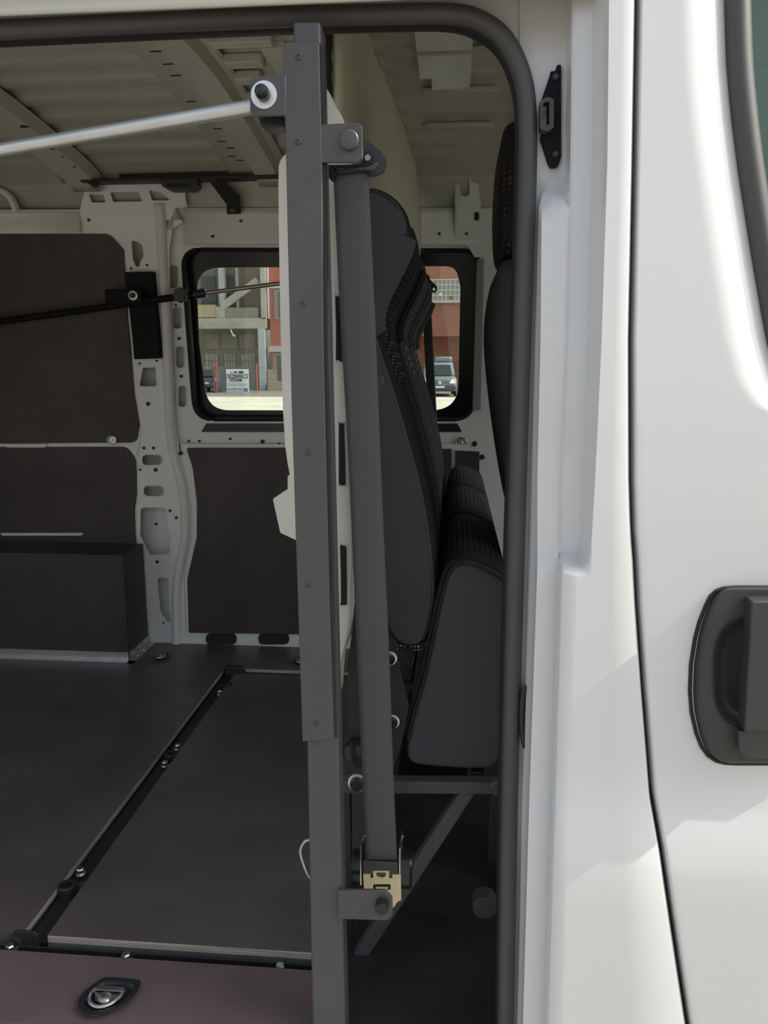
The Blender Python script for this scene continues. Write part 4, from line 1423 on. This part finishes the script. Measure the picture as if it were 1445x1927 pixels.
def fbox(name, m, parent, xa, ya, xb, yb, Y, depth, zmin=None):
    a, b = rect(xa, ya, xb, yb, Y)
    z0, z1 = min(a.z, b.z), max(a.z, b.z)
    if zmin is not None:
        z0 = zmin
    return G().box(min(a.x, b.x), max(a.x, b.x), Y, Y + depth, z0, z1).build(name, m, parent, smooth=False)


GZ = -.545
bld = thing('concrete_building', 'derelict grey concrete building with open upper floor seen through window', 'building', (-16, YD, GZ))
fbox('rear_wall', 'far_beige', bld, 150, 380, 500, 742, YD + 1.6, .3, GZ)
fbox('floor_slab', 'far_concrete', bld, 150, 600, 501, 618, YD, 2.5)
fbox('parapet', 'far_yellow', bld, 150, 575, 406, 597, YD + .3, .25)
fbox('parapet', 'far_concrete_dark', bld, 424, 579, 486, 598, YD + .3, .25)
fbox('parapet', 'far_concrete', bld, 406, 577, 424, 598, YD + .3, .25)
fbox('column', 'far_blue', bld, 485, 618, 501, 742, YD, .5, GZ)
fbox('column', 'far_concrete', bld, 485, 360, 501, 600, YD, .5)
fbox('column', 'far_blue', bld, 408, 450, 424, 600, YD + .6, .5)
fbox('column', 'far_concrete', bld, 441, 450, 450, 600, YD + .6, .4)
fbox('upper_slab', 'far_concrete', bld, 150, 360, 501, 450, YD, 2.5)
A_, B_ = at(418, 578, YD + .5), at(486, 528, YD + .5)
G().bar(A_, B_, .5, .35, (0, 1, 0)).build('stair_flight', 'far_concrete', bld, smooth=False)
fbox('window_opening', 'far_glass', bld, 376, 520, 407, 572, YD + 1.5, .1)
fbox('window_opening', 'far_glass', bld, 426, 518, 441, 560, YD + 1.5, .1)
for (xa, xb) in ((384, 413), (418, 447), (450, 481)):
    fbox('bricked_bay', 'far_concrete_dark', bld, xa, 628, xb, 657, YD + 1.52, .1)
for (xa, xb) in ((386, 410), (422, 443), (454, 480)):
    w_ = fbox('barred_window', 'far_concrete', bld, xa, 666, xb, 692, YD + 1.5, .1)
    for k in range(3):
        xm = lerp(xa, xb, (k + 1) / 4)
        fbox('window_bar', 'far_concrete_dark', w_, xm - .5, 666, xm + .5, 692, YD + 1.44, .06)
    fbox('window_bar', 'far_concrete_dark', w_, xa, 678, xb, 679, YD + 1.44, .06)
G().tube(cr([at(x, y, YD - .05) for x, y in ((434, 620), (437, 628), (442, 633), (437, 631))], 4), .05, 6).build('hanging_pipe', 'far_frame', bld)
fbox('painted_patch', 'graffiti', bld, 384, 690, 400, 712, YD + 1.46, .05)

red = thing('red_building', 'red plastered building next to the concrete one beyond the window', 'building', (-9, YD, GZ))
fbox('facade', 'far_red', red, 501.5, 360, 700, 742, YD + .2, 4, GZ)
for (xa, ya_, xb, yb) in ((515, 545, 552, 601), (513, 665, 552, 722), (570, 545, 607, 601), (570, 665, 607, 722)):
    w_ = fbox('window', 'far_concrete_dark', red, xa, ya_, xb, yb, YD + .12, .1)
    fbox('lintel', 'far_frame', w_, xa - 8, ya_ - 14, xb + 8, ya_ - 3, YD + .08, .14)
    fbox('pane', 'far_glass', w_, xa + 8, ya_ + 4, xb - 3, yb - 4, YD + .09, .04)
fbox('rubble_plinth', 'far_rubble', red, 503, 718, 560, 741, YD - .6, .8, GZ)
fbox('peeled_plaster', 'far_rubble', red, 503, 695, 535, 718, YD + .1, .12)

brk = thing('brick_building', 'red brick factory with gridded window seen past the seats', 'building', (1, YD, GZ))
fbox('upper_facade', 'far_brick', brk, 720, 340, 1100, 632, YD, 5)
fbox('lower_facade', 'far_brick', brk, 720, 632, 1100, 742, YD + 2.2, 3, GZ)
gw = fbox('window', 'far_glass_light', brk, 790, 526, 930, 566, YD - .05, .1)
for k in range(18):
    xm = 790 + k * 8.2
    fbox('glazing_bar', 'far_frame', gw, xm - .7, 526, xm + .7, 566, YD - .12, .08)
for k in range(5):
    ym = 526 + k * 10
    fbox('glazing_bar', 'far_frame', gw, 790, ym - .6, 930, ym + .6, YD - .125, .08)
fbox('open_pane', 'far_glass', gw, 846, 557, 851, 563, YD - .13, .05)
fbox('paper_pane', 'banner', gw, 826, 551, 831, 556, YD - .13, .05)
fbox('window_sill', 'far_frame', gw, 788, 566, 932, 569, YD - .25, .3)

# fence with red posts
fe = thing('mesh_fence', 'wire mesh fence with red posts behind the banner', 'fence', at(440, 741, 49.1))
YFN = 49.0
for x, w_ in ((402, 3.4), (406.5, 1.6), (483, 3)):
    fbox('post', 'fence_red', fe, x - w_ / 2, 684, x + w_ / 2, 741, YFN, .12, GZ)
for k in range(11):
    y = 690 + k * 4.8
    fbox('wire', 'fence_wire', fe, 404, y - .3, 484, y + .3, YFN + .05, .02)
for k in range(19):
    x = 404 + k * 4.4
    fbox('wire', 'fence_wire', fe, x - .3, 690, x + .3, 740, YFN + .05, .02)
for y in (692, 719):
    fbox('gate_bar', 'fence_wire', fe, 484, y - .5, 500, y + .5, YFN + .05, .04)

# banner with lettering
bn = thing('advert_banner', 'white advertising banner with grey lettering hung on the fence', 'banner', at(446, 738, 48.9))
YBN = 48.90
fbox('sheet', 'banner', bn, 425, 694.5, 468.5, 739, YBN, .04)


def text(s_, xa, xb, yc, m, sx=None):
    cu = bpy.data.curves.new('lettering', 'FONT')
    cu.body = s_
    cu.size = 1.0
    cu.align_x = 'CENTER'
    cu.align_y = 'CENTER'
    cu.extrude = .004
    cu.offset = .018
    o = bpy.data.objects.new('lettering', cu)
    COL.objects.link(o)
    dg = bpy.context.evaluated_depsgraph_get()
    me = bpy.data.meshes.new_from_object(o.evaluated_get(dg))
    bpy.data.objects.remove(o)
    xs = [v.co.x for v in me.vertices]
    ys = [v.co.y for v in me.vertices]
    a, b = at(xa, yc, YBN), at(xb, yc, YBN)
    kx = (b.x - a.x) / (max(xs) - min(xs))
    me.transform(Matrix.Diagonal((kx, kx * (sx or 1), 1, 1)))
    me.transform(Matrix.Rotation(math.pi / 2, 4, 'X'))
    me.transform(Matrix.Translation((a + b) / 2 + Vector((0, -.012, 0))))
    me.materials.clear()
    me.materials.append(MATS[m])
    o = bpy.data.objects.new('lettering', me)
    COL.objects.link(o)
    o.parent = bn
    o.matrix_parent_inverse = Matrix.Translation(-bn.location)
    return o


text('DEZINFEKCE', 427, 466.5, 708.6, 'print_grey', 1.6)
text('OZONEM', 432, 455, 715.8, 'print_grey', 1.35)
text('603 880 558', 428, 455, 732.5, 'print_faint', 1.2)
for (xa, ya_, xb, yb, m) in ((427, 721.8, 466, 722.8, 'print_faint'), (428, 724.6, 464, 725.6, 'print_faint'), (427, 736.4, 456, 737, 'print_faint'), (457.5, 730.5, 466.5, 737, 'print_blue'), (433, 701, 437, 702.3, 'print_grey'), (440, 699, 446, 702, 'print_grey'), (449, 698.5, 458, 702.5, 'print_grey')):
    fbox('printed_block', m, bn, xa, ya_, xb, yb, YBN - .012, .012)


# parked vehicles
def vehicle(name, label, cx_, Y, W, L, prof, mbody, ang, box=False):
    """prof: side profile (along, height); built around origin, nose towards -Y, then turned"""
    base = Vector((cx_, Y, GZ))
    t = thing(name, label, 'car' if name == 'parked_car' else 'van', base)
    Mx = Matrix.Translation(base) @ Matrix.Rotation(ang, 4, 'Z')
    out = []

    def put(g, nm, m, par=t, bev=0.0):
        for v in g.bm.verts:
            v.co = Mx @ v.co
        return g.build(nm, m, par, bevel=bev)
    N = len(prof)
    g = G()
    secs = []
    for s_ in (-1, -.86, .86, 1):
        ring = []
        for (a, h) in prof:
            tum = 1.0 - .16 * sstep(.9, 1.5, h)
            inset = .06 if abs(s_) > .9 else 0
            ring.append(g.bm.verts.new((s_ * W / 2 * tum, a + (inset if a < L / 2 else -inset), h - inset * .3)))
        secs.append(ring)
    for A, B in zip(secs, secs[1:]):
        for k in range(N):
            g.face([A[k], A[(k + 1) % N], B[(k + 1) % N], B[k]])
    g.face(secs[0][::-1]); g.face(secs[-1])
    body = put(g, 'body', mbody)
    for sx in (-1, 1):
        for yy in (L * .18, L * .80):
            g = G().lathe((sx * (W / 2 - .12), yy, .32), (sx, 0, 0), [(.32, 0), (.32, .14), (.22, .15), (.20, .13), (.05, .15)], 20)
            put(g, 'wheel', 'tyre')
    return t, put


vp = [(0, .35), (-.02, .75), (.10, .98), (.85, 1.10), (1.55, 1.78), (1.9, 1.90), (4.6, 1.90), (4.8, 1.6), (4.85, .4), (4.5, .28), (.2, .28)]
c = at(838, 740, 45.5)
t, put = vehicle('parked_van', 'grey van with chrome headlamps parked before the brick building', -.80, 44.6, 1.9, 4.85, vp, 'car_grey', .05)
put(G().poly([(-.72, .86, 1.14), (.72, .86, 1.14), (.64, 1.50, 1.72), (-.64, 1.50, 1.72)], (0, -.03, .03)), 'windscreen', 'car_glass')
for s_ in (-1, 1):
    put(G().poly([(s_ * .52, -.06, .72), (s_ * .86, .02, .70), (s_ * .88, .06, .98), (s_ * .70, .05, .96)], (0, -.05, .02)), 'headlamp', 'lamp_clear')
    put(G().box(s_ * 1.0 - .1, s_ * 1.0 + .1, .9, 1.0, 1.12, 1.32), 'mirror', 'car_dark', bev=.02)
gr = put(G().box(-.50, .50, -.07, .0, .68, .88), 'grille', 'car_dark', bev=.02)
put(G().box(-.49, .49, -.085, -.06, .70, .715), 'grille_bar', 'lamp_clear', gr)
put(G().box(-.49, .49, -.085, -.06, .80, .815), 'grille_bar', 'lamp_clear', gr)
put(G().lathe((0, -.075, .77), (0, -1, 0), [(.09, 0), (.09, .03), (.07, .035), (.065, .02), (.001, .02)], 18), 'emblem', 'lamp_clear', gr)
put(G().box(-.9, .9, -.10, .05, .36, .62), 'bumper', 'car_dark', bev=.03)
put(G().box(-.26, .26, -.13, -.09, .48, .58), 'number_plate', 'banner')
put(G().box(-.25, .75, 1.9, 3.2, 1.92, 2.22), 'roof_box', 'car_grey', bev=.08)

cp = [(0, .38), (-.02, .7), (.06, .88), (.18, .98), (.55, 1.42), (.8, 1.50), (2.6, 1.46), (3.3, 1.02), (4.1, .88), (4.2, .6), (4.15, .3), (.1, .3)]
c = at(392, 741, 49.5)
t, put = vehicle('parked_car', 'dark hatchback parked behind the red fence posts', at(388, 741, 50.4).x, 50.2, 1.75, 4.2, cp, 'car_dark', 0)
t['label'] = 'dark hatchback parked behind the red fence post, left of the banner'
put(G().poly([(-.62, .16, 1.02), (.62, .16, 1.02), (.55, .50, 1.38), (-.55, .50, 1.38)], (0, -.03, .02)), 'rear_window', 'car_glass')
for s_ in (-1, 1):
    put(G().box(s_ * .72 - .12, s_ * .72 + .12, -.05, .05, .72, .92), 'tail_lamp', 'lamp_clear', bev=.02)
put(G().box(-.26, .26, -.05, .0, .55, .66), 'number_plate', 'banner')
put(G().poly([(-.15, -.045, .75), (.15, -.045, .72), (.22, -.045, .86), (-.05, -.045, .92)], (0, -.02, 0)), 'pink_sticker', 'lamp_red')
